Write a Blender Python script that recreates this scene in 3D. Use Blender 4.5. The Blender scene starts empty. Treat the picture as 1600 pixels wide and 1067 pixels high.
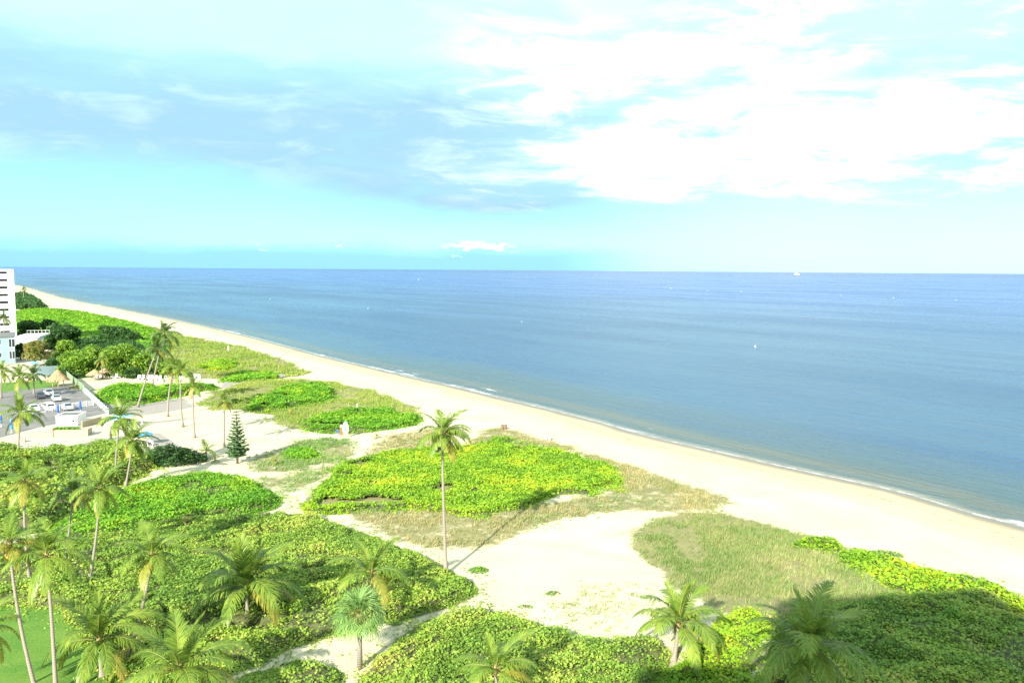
import bpy, math, random
import numpy as np
from mathutils import Matrix, Vector

# ------------------------------------------------------------------ camera
sc = bpy.context.scene
COL = sc.collection
H, FPX = 31.0, 1222.0
PITCH = math.atan((533.5 - 421.8) / FPX)
ROLL = 0.0068
FWD = np.array([0, math.cos(PITCH), -math.sin(PITCH)])
U0 = np.array([0, math.sin(PITCH), math.cos(PITCH)])
R0 = np.array([1.0, 0, 0])
RIGHT = math.cos(ROLL) * R0 + math.sin(ROLL) * U0
UP = -math.sin(ROLL) * R0 + math.cos(ROLL) * U0
cam_d = bpy.data.cameras.new('camera'); cam = bpy.data.objects.new('camera', cam_d); COL.objects.link(cam)
cam_d.sensor_width = 36.0; cam_d.lens = FPX / 1600 * 36.0
cam_d.clip_start = 0.5; cam_d.clip_end = 200000
M = Matrix.Identity(4)
for i in range(3):
    M[i][0] = RIGHT[i]; M[i][1] = UP[i]; M[i][2] = -FWD[i]
M[2][3] = H
cam.matrix_world = M
sc.camera = cam
sc.view_settings.view_transform = 'Standard'
sc.view_settings.look = 'None'
sc.view_settings.gamma = 1.0
sc.view_settings.use_curve_mapping = False
sc.view_settings.exposure = 1.55

# ------------------------------------------------------------------ sun
SUN_EL = math.radians(27.5)
SHX, SHY = 0.38, 0.925            # ground direction in which shadows fall
sun_d = bpy.data.lights.new('sun', 'SUN'); sun = bpy.data.objects.new('sun', sun_d); COL.objects.link(sun)
sun_d.energy = 4.6; sun_d.angle = math.radians(0.6); sun_d.color = (1.0, 0.93, 0.80)
sdir = Vector((SHX * math.cos(SUN_EL), SHY * math.cos(SUN_EL), -math.sin(SUN_EL)))
sun.rotation_euler = sdir.to_track_quat('-Z', 'Y').to_euler()
sun.location = (-40, -80, 120)

# ------------------------------------------------------------------ node helper
class E:
    """tiny expression wrapper round shader node sockets"""
    def __init__(s, nt, sock): s.nt, s.s = nt, sock
    def _m(s, op, *o, clamp=False):
        n = s.nt.nodes.new('ShaderNodeMath'); n.operation = op; n.use_clamp = clamp
        for i, v in enumerate((s,) + o):
            if isinstance(v, E): s.nt.links.new(v.s, n.inputs[i])
            else: n.inputs[i].default_value = v
        return E(s.nt, n.outputs[0])
    def __add__(s, o): return s._m('ADD', o)
    __radd__ = __add__
    def __mul__(s, o): return s._m('MULTIPLY', o)
    __rmul__ = __mul__
    def __sub__(s, o): return s._m('SUBTRACT', o)
    def __rsub__(s, o): return (s * -1.0) + o
    def __truediv__(s, o): return s._m('DIVIDE', o)
    def pw(s, o): return s._m('POWER', o)
    def mx(s, o): return s._m('MAXIMUM', o)
    def mn(s, o): return s._m('MINIMUM', o)
    def ab(s): return s._m('ABSOLUTE')
    def sat(s): return s._m('ADD', 0.0, clamp=True)
    def ss(s, a, b):
        n = s.nt.nodes.new('ShaderNodeMapRange'); n.interpolation_type = 'SMOOTHSTEP'
        s.nt.links.new(s.s, n.inputs[0])
        inv = a > b
        if inv: a, b = b, a
        n.inputs[1].default_value = a; n.inputs[2].default_value = b
        n.inputs[3].default_value = 1.0 if inv else 0.0; n.inputs[4].default_value = 0.0 if inv else 1.0
        return E(s.nt, n.outputs[0])
    def gauss(s, c, w):
        q = (s - c) * (1.0 / w)
        return (q * q * -1.0)._m('EXPONENT')
def comb(nt, x, y, z):
    n = nt.nodes.new('ShaderNodeCombineXYZ')
    for i, v in enumerate((x, y, z)):
        if isinstance(v, E): nt.links.new(v.s, n.inputs[i])
        else: n.inputs[i].default_value = v
    return E(nt, n.outputs[0])
def sep(nt, v):
    n = nt.nodes.new('ShaderNodeSeparateXYZ'); nt.links.new(v.s, n.inputs[0])
    return [E(nt, n.outputs[i]) for i in range(3)]
def noise(nt, vec, scale, detail=4, rough=0.55, dist=0.0):
    n = nt.nodes.new('ShaderNodeTexNoise'); nt.links.new(vec.s, n.inputs['Vector'])
    n.inputs['Scale'].default_value = scale; n.inputs['Detail'].default_value = detail
    n.inputs['Roughness'].default_value = rough; n.inputs['Distortion'].default_value = dist
    return E(nt, n.outputs['Fac'])
def mixc(nt, f, a, b):
    n = nt.nodes.new('ShaderNodeMix'); n.data_type = 'RGBA'
    if isinstance(f, E): nt.links.new(f.s, n.inputs[0])
    else: n.inputs[0].default_value = f
    for k, v in ((6, a), (7, b)):
        if isinstance(v, E): nt.links.new(v.s, n.inputs[k])
        else: n.inputs[k].default_value = (*v, 1)
    return E(nt, n.outputs[2])
def mulc(nt, a, b, f=1.0):
    n = nt.nodes.new('ShaderNodeMix'); n.data_type = 'RGBA'; n.blend_type = 'MULTIPLY'; n.inputs[0].default_value = f
    for k, v in ((6, a), (7, b)):
        if isinstance(v, E): nt.links.new(v.s, n.inputs[k])
        else: n.inputs[k].default_value = (*v, 1)
    return E(nt, n.outputs[2])
def attr(nt, name, out='Fac'):
    n = nt.nodes.new('ShaderNodeAttribute'); n.attribute_name = name
    return E(nt, n.outputs[out])
def tc(nt, out='Object'):
    return E(nt, nt.nodes.new('ShaderNodeTexCoord').outputs[out])
def wpos(nt):
    return E(nt, nt.nodes.new('ShaderNodeNewGeometry').outputs['Position'])
def vscale(nt, v, s):
    n = nt.nodes.new('ShaderNodeVectorMath'); n.operation = 'MULTIPLY'; nt.links.new(v.s, n.inputs[0])
    n.inputs[1].default_value = s
    return E(nt, n.outputs[0])

# ------------------------------------------------------------------ world: sky and clouds
w = bpy.data.worlds.new('World'); sc.world = w; w.use_nodes = True
nt = w.node_tree; nt.nodes.clear()
sky = nt.nodes.new('ShaderNodeTexSky'); sky.sky_type = 'NISHITA'; sky.sun_disc = False
sky.sun_elevation = SUN_EL; sky.sun_rotation = math.atan2(-SHX, -SHY)
sky.altitude = 30; sky.air_density = 1.0; sky.dust_density = 0.6; sky.ozone_density = 2.0
d3 = tc(nt, 'Generated'); dx, dy, dz = sep(nt, d3)
el = dz.mx(-0.05)
az = dx._m('ARCTAN2', dy)
# a flat cloud deck seen in perspective
den = el + 0.10
cp = comb(nt, dx / den, dy / den, 0.0)
cpw = comb(nt, (dx / den) * 0.55, dy / den, 3.7)
nA = noise(nt, cp, 0.55, 6, 0.55, 0.4)
nB = noise(nt, cpw, 1.5, 8, 0.62, 0.5)
nC = noise(nt, comb(nt, az * 3.0, el * 14.0, 1.3), 1.0, 6, 0.58, 0.6)
nD = noise(nt, comb(nt, az * 7.0, el * 26.0, 9.1), 1.3, 7, 0.62, 0.5)
SKYK = 0.10
base = mulc(nt, E(nt, sky.outputs[0]), (0.070, 0.135, 0.150))
# clear air near the horizon in this humid light is pale turquoise
clear = mixc(nt, el.ss(0.0, 0.35), (0.160, 0.365, 0.425), (0.12, 0.29, 0.38))
base = mixc(nt, 0.75, base, clear)
# thin milky veil high up
veil = (el + (nC - 0.5) * 0.14).ss(0.14, 0.27) * (0.55 + nA * 0.8).sat() * 0.95
c = mixc(nt, veil, base, (0.265, 0.39, 0.41))
# slate rain sheet
rs = (az + (nC - 0.5) * 0.35).ss(0.32, -0.05) * (el + (nC - 0.5) * 0.05 + az * 0.03).ss(0.045, 0.135) * (el + (nC - 0.5) * 0.10 + (nA - 0.5) * 0.06).ss(0.27, 0.16)
rs2 = az.gauss(-0.02, 0.20) * (el + (nC - 0.5) * 0.05).ss(0.020, 0.10) * el.ss(0.27, 0.15)
rain = (rs + rs2 * 0.8).mn(1.0) * (0.66 + nD * 0.6).sat()
c = mixc(nt, rain, c, (0.155, 0.262, 0.368))
# pale streaks inside the sheet
st = (nD - 0.47).ss(0.0, 0.24) * el.ss(0.08, 0.13) * 0.5
c = mixc(nt, st, c, (0.28, 0.40, 0.42))
# white broken cloud; more added out of view at left for fill light
wm = (az + (nC - 0.5) * 0.30).ss(-0.14, 0.14).mx(az.ss(-0.75, -1.15)) * (el + (nD - 0.5) * 0.06).ss(0.075, 0.110)
wm = wm * (1.0 - az.gauss(0.13, 0.11) * el.gauss(0.31, 0.035) * 0.85) * (1.0 - az.gauss(0.43, 0.075) * (el + (nD - 0.5) * 0.03).gauss(0.222, 0.014) * 0.95)
lump = (nB * 0.50 + nD * 0.50 + az.gauss(0.30, 0.26) * el.gauss(0.165, 0.06) * 0.11)
wc = wm * lump.ss(0.462, 0.60)
c = mixc(nt, (wm * lump.ss(0.36, 0.52)) * 0.6, c, (0.26, 0.385, 0.405))
c = mixc(nt, wc * (0.72 + nD.ss(0.38, 0.60) * 0.28), c, (0.50, 0.53, 0.54))
# thin brighter air beneath the white cloud
hz = az.ss(0.02, 0.40) * el.ss(0.14, 0.03) * (0.35 + nC * 0.9).sat()
c = mixc(nt, hz * 0.8, c, (0.33, 0.42, 0.42))
# low bank and small cumulus at the sea horizon
bank = (el + (nD - 0.5) * 0.030).ss(0.038, 0.014) * az.ss(0.20, 0.04) * 0.8
c = mixc(nt, bank, c, (0.120, 0.262, 0.372))
nF = noise(nt, comb(nt, az * 16.0, el * 60.0, 4.4), 1.3, 6, 0.6, 0.2)
cum = az.gauss(-0.043, 0.045) * (el + (nF - 0.5) * 0.06).gauss(0.030, 0.0075) * nF.ss(0.36, 0.56) * 1.3
cum = cum.mx(az.gauss(-0.222, 0.014) * (el + (nF - 0.5) * 0.06).gauss(0.030, 0.010) * nF.ss(0.40, 0.6) * 0.75)
cum = cum.mx(az.gauss(-0.31, 0.012) * (el + (nF - 0.5) * 0.05).gauss(0.028, 0.007) * nF.ss(0.40, 0.6) * 0.6)
c = mixc(nt, cum.ss(0.25, 0.75), c, (0.42, 0.45, 0.45))
bg = nt.nodes.new('ShaderNodeBackground'); nt.links.new(c.s, bg.inputs[0]); bg.inputs[1].default_value = 1.0
out = nt.nodes.new('ShaderNodeOutputWorld'); nt.links.new(bg.outputs[0], out.inputs[0])

# ------------------------------------------------------------------ numeric helpers
def ray(px, py):
    return FWD * FPX + RIGHT * (px - 800) - UP * (py - 533.5)
def G(px, py, z=0.0):
    """place on the level z that the photograph shows at this spot"""
    r = ray(px, py); t = (z - H) / r[2]
    return np.array([r[0] * t, r[1] * t])
def GY(px, py, Y):
    """point at distance Y north of the camera"""
    r = ray(px, py); t = Y / r[1]
    return np.array([r[0] * t, Y, H + r[2] * t])
def _hash(ix, iy, seed):
    h = (ix.astype(np.int64) * 374761393 + iy.astype(np.int64) * 668265263 + seed * 1442695) & 0x7fffffff
    h = ((h ^ (h >> 13)) * 1274126177) & 0x7fffffff
    return ((h ^ (h >> 16)) & 0xffff) / 65535.0
def vn(x, y, seed=0):
    x = np.asarray(x, float); y = np.asarray(y, float)
    ix = np.floor(x); iy = np.floor(y); fx = x - ix; fy = y - iy
    fx = fx * fx * (3 - 2 * fx); fy = fy * fy * (3 - 2 * fy)
    a = _hash(ix, iy, seed); b = _hash(ix + 1, iy, seed); c_ = _hash(ix, iy + 1, seed); d_ = _hash(ix + 1, iy + 1, seed)
    return a + (b - a) * fx + (c_ - a) * fy + (a - b - c_ + d_) * fx * fy
def fbm(x, y, s, seed=0, o=3):
    r = 0; am = 0.5; tot = 0
    for k in range(o):
        r = r + am * vn(np.asarray(x) / s, np.asarray(y) / s, seed + k * 17); tot += am; am *= 0.5; s *= 0.5
    return r / tot
def sst(a, b, x):
    t = np.clip((x - a) / (b - a), 0, 1); return t * t * (3 - 2 * t)
def inside(P, x, y):
    r = np.zeros(len(x), bool); n = len(P)
    for i in range(n):
        x1, y1 = P[i]; x2, y2 = P[(i + 1) % n]
        cnd = (y1 > y) != (y2 > y)
        xi = (x2 - x1) * (y - y1) / (y2 - y1 + 1e-12) + x1
        r ^= cnd & (x < xi)
    return r
def segdist(P, x, y, closed=True):
    n = len(P); best = np.full(len(x), 1e18); side = np.zeros(len(x))
    for i in range(n if closed else n - 1):
        a = np.asarray(P[i]); b = np.asarray(P[(i + 1) % n]); e = b - a; L2 = e @ e + 1e-12
        t = np.clip(((x - a[0]) * e[0] + (y - a[1]) * e[1]) / L2, 0, 1)
        qx = x - a[0] - t * e[0]; qy = y - a[1] - t * e[1]
        dd = qx * qx + qy * qy; m = dd < best
        best = np.where(m, dd, best)
        side = np.where(m, e[0] * (y - a[1]) - e[1] * (x - a[0]), side)
    return np.sqrt(best), side
def sdist(P, x, y):
    d_, _ = segdist(P, x, y); return np.where(inside(P, x, y), d_, -d_)
def chaikin(P, n=2, closed=True):
    P = [np.asarray(p, float) for p in P]
    for _ in range(n):
        Q = []
        m = len(P)
        if not closed: Q.append(P[0])
        for i in range(m if closed else m - 1):
            a = P[i]; b = P[(i + 1) % m]
            Q += [a * .75 + b * .25, a * .25 + b * .75]
        if not closed: Q.append(P[-1])
        P = Q
    return P

# ------------------------------------------------------------------ shoreline and land height
SEA = -1.6
WL = [(1600, 823), (1500, 797), (1410, 768), (1300, 745), (1220, 728), (1110, 703), (1010, 681), (940, 660), (880, 645), (800, 626),
      (715, 605), (663, 594), (600, 579), (540, 565), (490, 553), (449, 541.5), (390, 526), (330, 512), (270, 499), (220, 489.5),
      (170, 479.5), (125, 471.5), (97, 465), (72, 458), (50, 451), (28, 446)]
coast = [G(a, b, SEA) for a, b in WL]
t0 = coast[0] - coast[3]; t0 = t0 / np.linalg.norm(t0)
coast = [coast[0] + t0 * 60000, coast[0] + t0 * 400] + coast + [coast[-1] + np.array([-2600, 3000.]), coast[-1] + np.array([-46000, 50000.])]
coast = chaikin(coast[:2], 0, False) + chaikin(coast[2:-2], 2, False) + coast[-2:]
coastA = np.array(coast)
def shore(x, y):
    d_, s = segdist(coast, np.asarray(x, float), np.asarray(y, float), closed=False)
    return np.where(s > 0, d_, -d_)          # positive inland
def zland(x, y, d_=None):
    x = np.asarray(x, float); y = np.asarray(y, float)
    if d_ is None: d_ = shore(x, y)
    k = np.clip(np.hypot(x, y) / 160.0, 1.0, 6.0)
    z = np.where(d_ < 0, SEA + 0.10 * d_, SEA + 1.6 * sst(-2, 17, d_) - 1.6 * sst(-2, 17, 0.0) * (1 - np.clip(d_ / 17, 0, 1)))
    z = np.maximum(z, -7)
    dune = sst(19, 30, d_) * (1 - sst(58, 72, d_))
    rel = (fbm(x, y, 16, 5) - 0.45) * 1.3 + (fbm(x, y, 3.5, 9) - 0.5) * 0.35
    foot = (fbm(x, y, 1.8, 31, 2) - 0.5) * 0.10 * sst(6, 14, d_) * (1 - sst(62, 72, d_))
    near = 1 - sst(600, 900, np.hypot(x, y))
    return z + (dune * rel + foot) * near
def zg(x, y): return float(zland(np.array([x]), np.array([y]))[0])

# ------------------------------------------------------------------ object helpers
class MB:
    def __init__(s): s.v = []; s.f = []; s.m = []
    def add(s, v, f, mi=0):
        o = len(s.v); s.v += [tuple(map(float, p)) for p in v]; s.f += [tuple(i + o for i in q) for q in f]; s.m += [mi] * len(f); return s
    def box(s, x0, x1, y0, y1, z0, z1, mi=0):
        v = [(x, y, z) for x in (x0, x1) for y in (y0, y1) for z in (z0, z1)]
        return s.add(v, [(0, 1, 3, 2), (4, 6, 7, 5), (0, 4, 5, 1), (2, 3, 7, 6), (0, 2, 6, 4), (1, 5, 7, 3)], mi)
    def tube(s, pts, rad, n=8, mi=0, cap=True):
        pts = [np.asarray(p, float) for p in pts]; o = []
        for i, p in enumerate(pts):
            t = pts[min(i + 1, len(pts) - 1)] - pts[max(i - 1, 0)]; t = t / (np.linalg.norm(t) + 1e-9)
            a = np.cross(t, (0.13, 0.97, 0.2)); a /= np.linalg.norm(a) + 1e-9; b = np.cross(t, a)
            o += [p + rad[i] * (math.cos(k * 2 * math.pi / n) * a + math.sin(k * 2 * math.pi / n) * b) for k in range(n)]
        f = [(i * n + k, i * n + (k + 1) % n, (i + 1) * n + (k + 1) % n, (i + 1) * n + k) for i in range(len(pts) - 1) for k in range(n)]
        if cap: f += [tuple(range(n - 1, -1, -1)), tuple((len(pts) - 1) * n + k for k in range(n))]
        return s.add(o, f, mi)
    def prism(s, poly, z0, z1, mi=0):
        n = len(poly)
        v = [(p[0], p[1], z0) for p in poly] + [(p[0], p[1], z1) for p in poly]
        return s.add(v, [tuple(range(n - 1, -1, -1)), tuple(range(n, 2 * n))] + [(k, (k + 1) % n, n + (k + 1) % n, n + k) for k in range(n)], mi)
    def mesh(s, name, mats, smooth=False):
        me = bpy.data.meshes.new(name); me.from_pydata(s.v, [], s.f)
        for m in (mats if isinstance(mats, (list, tuple)) else [mats]): me.materials.append(m)
        me.polygons.foreach_set('material_index', s.m)
        if smooth: me.polygons.foreach_set('use_smooth', [True] * len(s.f))
        me.update(); return me
def npmesh(name, V, F, mats, mi=None, rnd=None):
    """V (n,3), F (m,k) all faces of one size"""
    me = bpy.data.meshes.new(name); k = F.shape[1]
    me.vertices.add(len(V)); me.vertices.foreach_set('co', V.astype(np.float32).ravel())
    me.loops.add(F.size); me.loops.foreach_set('vertex_index', F.astype(np.int32).ravel())
    me.polygons.add(len(F)); me.polygons.foreach_set('loop_start', np.arange(0, F.size, k, dtype=np.int32))
    try: me.polygons.foreach_set('loop_total', np.full(len(F), k, np.int32))
    except Exception: pass
    for m in (mats if isinstance(mats, (list, tuple)) else [mats]): me.materials.append(m)
    if mi is not None: me.polygons.foreach_set('material_index', mi.astype(np.int32))
    me.update(calc_edges=True)
    if rnd is not None:
        a = me.attributes.new('rnd', 'FLOAT', 'FACE'); a.data.foreach_set('value', rnd.astype(np.float32))
    return me
def O(name, me, parent=None, loc=(0, 0, 0), rot=(0, 0, 0), scale=(1, 1, 1)):
    o = bpy.data.objects.new(name, me); COL.objects.link(o)
    o.location = loc; o.rotation_euler = rot; o.scale = scale
    if parent is not None: o.parent = parent
    return o
def tag(o, label=None, cat=None, group=None, kind=None):
    if label: o['label'] = label
    if cat: o['category'] = cat
    if group: o['group'] = group
    if kind: o['kind'] = kind
    return o
def T(name, label, cat, loc=(0, 0, 0), rz=0, group=None):
    return tag(O(name, None, None, loc, (0, 0, rz)), label, cat, group)

# ------------------------------------------------------------------ materials
def mat(name):
    m = bpy.data.materials.new(name); m.use_nodes = True; t = m.node_tree
    return m, t, t.nodes['Principled BSDF']
def setc(t, b, c_):
    if isinstance(c_, E): t.links.new(c_.s, b.inputs['Base Color'])
    else: b.inputs['Base Color'].default_value = (*c_, 1)
def bump(t, b, h, strength=0.3, dist=0.1):
    n = t.nodes.new('ShaderNodeBump'); n.inputs['Strength'].default_value = strength; n.inputs['Distance'].default_value = dist
    t.links.new(h.s, n.inputs['Height']); t.links.new(n.outputs[0], b.inputs['Normal'])
def plain(name, c_, rough=0.6, var=0.12, scale=2.0, metal=0.0, spec=0.4):
    m, t, b = mat(name)
    n_ = noise(t, wpos(t), scale, 5, 0.6)
    setc(t, b, mixc(t, n_.ss(0.3, 0.7), tuple(x * (1 - var) for x in c_), tuple(min(1, x * (1 + var)) for x in c_)))
    b.inputs['Roughness'].default_value = rough; b.inputs['Metallic'].default_value = metal
    b.inputs['Specular IOR Level'].default_value = spec
    return m
def leafmat(name, cols, trans=0.35, rough=0.45, pscale=0.14, spec=0.3, gain=1.75):
    """cols: ramp stops (pos, rgb) driven by each leaf's own tone plus a slow drift over the bed"""
    m, t, b = mat(name)
    r = attr(t, 'rnd'); p = noise(t, wpos(t), pscale, 3, 0.6)
    f = (r * 0.62 + p.ss(0.30, 0.70) * 0.38)
    rp = t.nodes.new('ShaderNodeValToRGB'); t.links.new(f.s, rp.inputs[0])
    el_ = rp.color_ramp.elements
    while len(el_) < len(cols): el_.new(0.5)
    for e_, (ps, cc) in zip(el_, cols): e_.position = ps; e_.color = (*[min(.6, q_ * gain) for q_ in cc], 1)
    t.links.new(rp.outputs[0], b.inputs['Base Color'])
    b.inputs['Roughness'].default_value = rough; b.inputs['Specular IOR Level'].default_value = spec
    tr = t.nodes.new('ShaderNodeBsdfTranslucent'); t.links.new(rp.outputs[0], tr.inputs[0])
    mx = t.nodes.new('ShaderNodeMixShader'); mx.inputs[0].default_value = trans
    t.links.new(b.outputs[0], mx.inputs[1]); t.links.new(tr.outputs[0], mx.inputs[2])
    t.links.new(mx.outputs[0], t.nodes['Material Output'].inputs[0])
    return m
GRAPE = leafmat('sea_grape_leaf', [(0.0, (.048, .100, .016)), (.28, (.096, .172, .023)), (.52, (.152, .232, .030)), (.75, (.235, .285, .045)), (.90, (.32, .26, .08)), (1.0, (.25, .14, .07))], spec=.3, rough=.45)
GRAPED = leafmat('sea_grape_leaf_deep', [(0.0, (.035, .070, .014)), (.35, (.070, .130, .020)), (.65, (.115, .180, .026)), (.88, (.18, .22, .04)), (1.0, (.22, .17, .07))], spec=.35, rough=.45)
GRAPEY = leafmat('sea_grape_leaf_yellow', [(0.0, (.055, .125, .010)), (.35, (.110, .215, .012)), (.65, (.185, .285, .014)), (.85, (.30, .32, .015)), (1.0, (.38, .25, .03))])
GRAPEB = leafmat('beach_bush_leaf_bright', [(0.0, (.045, .130, .010)), (.40, (.085, .205, .012)), (.72, (.135, .255, .014)), (.90, (.26, .30, .015)), (1.0, (.36, .26, .03))])
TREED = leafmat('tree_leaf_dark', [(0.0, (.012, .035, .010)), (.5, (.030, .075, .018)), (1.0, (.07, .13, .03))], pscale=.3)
TREEG = leafmat('tree_leaf_green', [(0.0, (.045, .100, .014)), (.5, (.105, .190, .022)), (.85, (.18, .26, .03)), (1.0, (.28, .27, .04))], pscale=.3)
TREEA = leafmat('tree_leaf_rusty', [(0.0, (.05, .09, .02)), (.35, (.11, .14, .03)), (.7, (.20, .17, .05)), (1.0, (.27, .15, .06))], pscale=.3)
PALMG = leafmat('palm_leaflet_green', [(0.0, (.048, .100, .016)), (.5, (.105, .170, .024)), (1.0, (.20, .24, .035))], trans=.4, rough=.35, pscale=.5)
PALMD = leafmat('palm_leaflet_deep_green', [(0.0, (.028, .062, .018)), (.5, (.058, .105, .026)), (1.0, (.11, .15, .035))], trans=.35, rough=.4, pscale=.5)
PALMY = leafmat('palm_leaflet_yellowing', [(0.0, (.09, .14, .02)), (.5, (.17, .19, .03)), (1.0, (.30, .22, .05))], trans=.4, rough=.4, pscale=.5)
PALMDRY = leafmat('palm_leaflet_dry', [(0.0, (.22, .15, .06)), (1.0, (.36, .25, .11))], trans=.3, rough=.6, pscale=.5)
FANG = leafmat('fan_palm_leaf', [(0.0, (.055, .12, .035)), (.6, (.13, .22, .06)), (1.0, (.24, .29, .09))], trans=.35, pscale=.6)
PINE = leafmat('island_pine_needles', [(0.0, (.020, .055, .018)), (.6, (.045, .10, .03)), (1.0, (.08, .15, .04))], trans=.15, pscale=.6)
GRASSM = leafmat('dune_grass_blade', [(0.0, (.065, .125, .030)), (.45, (.120, .165, .048)), (.8, (.20, .20, .080)), (1.0, (.29, .24, .12))], trans=.35, rough=.6, pscale=.09)
GRASSG = leafmat('dune_grass_green_blade', [(0.0, (.050, .110, .030)), (.5, (.10, .18, .045)), (1.0, (.21, .23, .08))], trans=.35, rough=.6, pscale=.09)
GRASST = leafmat('dune_grass_straw_blade', [(0.0, (.08, .115, .03)), (.35, (.155, .165, .06)), (.7, (.25, .21, .10)), (1.0, (.34, .27, .15))], trans=.35, rough=.6, pscale=.12)
GRASSL = leafmat('dune_grass_light_blade', [(0.0, (.085, .150, .022)), (.5, (.150, .205, .035)), (1.0, (.27, .26, .08))], trans=.35, rough=.6, pscale=.03)
THATCH = leafmat('thatch_strand', [(0.0, (.13, .09, .055)), (.5, (.24, .16, .09)), (1.0, (.36, .24, .13))], trans=.1, rough=.8, pscale=.6)
RACHIS = plain('palm_rachis', (.20, .21, .05), .5)
MOUND = plain('shrub_stems_and_litter', (.080, .090, .034), .9, .4, 1.2)
BARK = plain('tree_bark', (.13, .10, .075), .85, .3, 3)
NUT = plain('coconut_husk', (.42, .27, .05), .5, .3, 4)
FIBRE = plain('palm_fibre', (.30, .20, .10), .9, .3, 6)
WHITE = plain('white_paint', (.80, .80, .78), .55, .04, .5)
WHITEP = plain('white_plastic', (.82, .82, .80), .35, .03, 1)
CREAM = plain('cream_render', (.40, .33, .20), .75, .08, .8)
PALEB = plain('pale_blue_shade_render', (.22, .31, .35), .7, .06, .6)  # blue of the annex in shade put into the colour; garden wall shares it
CONC = plain('pale_concrete', (.40, .365, .30), .8, .10, .7)
ROOFG = plain('grey_roof_felt', (.13, .14, .14), .85, .12, 1)
FENCEB = plain('shade_blue_fence_panel', (.22, .30, .34), .7, .08, 2)  # white panels; their blue-grey shade is put into the colour
GREENF = plain('green_fence_fabric', (.16, .25, .12), .7, .08, 2)
BLUEF = plain('blue_canvas', (.02, .09, .42), .6, .1, 2)
AZURE = plain('azure_canvas', (.05, .30, .62), .6, .1, 2)
TURQ = plain('turquoise_canvas', (.16, .55, .60), .6, .08, 2)
YELLP = plain('yellow_paint', (.62, .50, .10), .5, .08, 3)
WOOD = plain('weathered_yellow_wood', (.45, .33, .14), .75, .15, 4)
BROWNW = plain('brown_wood', (.16, .10, .065), .75, .15, 4)
GREYM = plain('grey_painted_metal', (.34, .35, .36), .5, .1, 3)
RUST = plain('red_paint', (.48, .10, .03), .45, .1, 4)
GLASSD = plain('dark_glass', (.02, .03, .04), .08, .1, 1, 0, .6)
TYRE = plain('tyre_rubber', (.02, .02, .02), .8)
CARW = plain('white_car_paint', (.78, .79, .80), .25, .02, 1, 0, .6)
CARS = plain('silver_car_paint', (.52, .55, .58), .28, .02, 1, .35, .6)
CARD = plain('dark_car_paint', (.05, .06, .08), .25, .05, 1, 0, .6)
REDL = plain('red_lamp_lens', (.35, .02, .02), .3)

def trunk_mat():
    m, t, b = mat('palm_trunk_bark')
    p = tc(t, 'Object'); x, y, z = sep(t, p)
    n_ = noise(t, p, 3, 4)
    ring = ((z * 34.0 + n_ * 3.0)._m('SINE') * 0.5 + 0.5)
    big = noise(t, wpos(t), 0.6, 3)
    c1 = mixc(t, ring, (.19, .165, .135), (.26, .23, .195))
    setc(t, b, mixc(t, big.ss(.35, .7), c1, (.24, .21, .17)))
    b.inputs['Roughness'].default_value = .85; bump(t, b, ring, .4, .03)
    return m
TRUNK = trunk_mat()

def ground_mat():
    m, t, b = mat('sand_and_dune_soil')
    p = wpos(t); d_ = attr(t, 'shore'); veg = attr(t, 'veg'); lit = attr(t, 'litter')
    n1 = noise(t, p, .12, 5, .6); n2 = noise(t, p, 1.1, 5, .65); n3 = noise(t, p, 7.0, 3, .6); n4 = noise(t, p, .45, 6, .7)
    sand = mixc(t, n1.ss(.3, .7), (.49, .440, .295), (.55, .505, .355))
    sand = mixc(t, n3.ss(.35, .75) * .30, sand, (.38, .31, .20))
    sand = mixc(t, (n2.ss(.58, .72) * n4.ss(.4, .6)) * d_.ss(22, 30) * .45, sand, (.33, .27, .16))
    # lower beach: coarser, redder shell sand
    low = (d_ + (n1 - .5) * 8.0).ss(17, 7)
    sand = mixc(t, low * .6, sand, (.44, .365, .235))
    damp = (d_ + (n1 - .5) * 3.0 + (n2 - .5) * .8).ss(4.2, 2.2)
    sand = mixc(t, damp * .7, sand, (.30, .235, .155))
    wet = (d_ + (n1 - .5) * 2.0).ss(2.6, 1.4)
    sand = mixc(t, wet, sand, (.19, .165, .125))
    # wrack line
    wr = (d_ + (n1 - .5) * 5.0 + (n2 - .5) * 1.2).gauss(8.2, .35) * n2.ss(.45, .62)
    sand = mixc(t, wr * .7, sand, (.16, .10, .055))
    # dry grass thatch and creeping runners
    g = ((veg * 1.5 + (n4 - .5) * 1.7 + (n2 - .5) * .9)).ss(.35, .95)
    thatch = mixc(t, n2.ss(.3, .7), (.21, .185, .075), (.125, .145, .045))
    thatch = mixc(t, n3.ss(.5, .75) * .5, thatch, (.33, .27, .15))
    col = mixc(t, g * .92, sand, thatch)
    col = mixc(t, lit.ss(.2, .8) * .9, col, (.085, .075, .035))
    setc(t, b, col)
    rr = wet * -.62 + .95
    t.links.new(rr.s, b.inputs['Roughness'])
    b.inputs['Specular IOR Level'].default_value = .25
    bump(t, b, n2 * .6 + n3 * .25 + noise(t, p, 2.6, 3, .6) * .8 + noise(t, p, .7, 4, .6) * .8, .6, .14)
    return m
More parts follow.
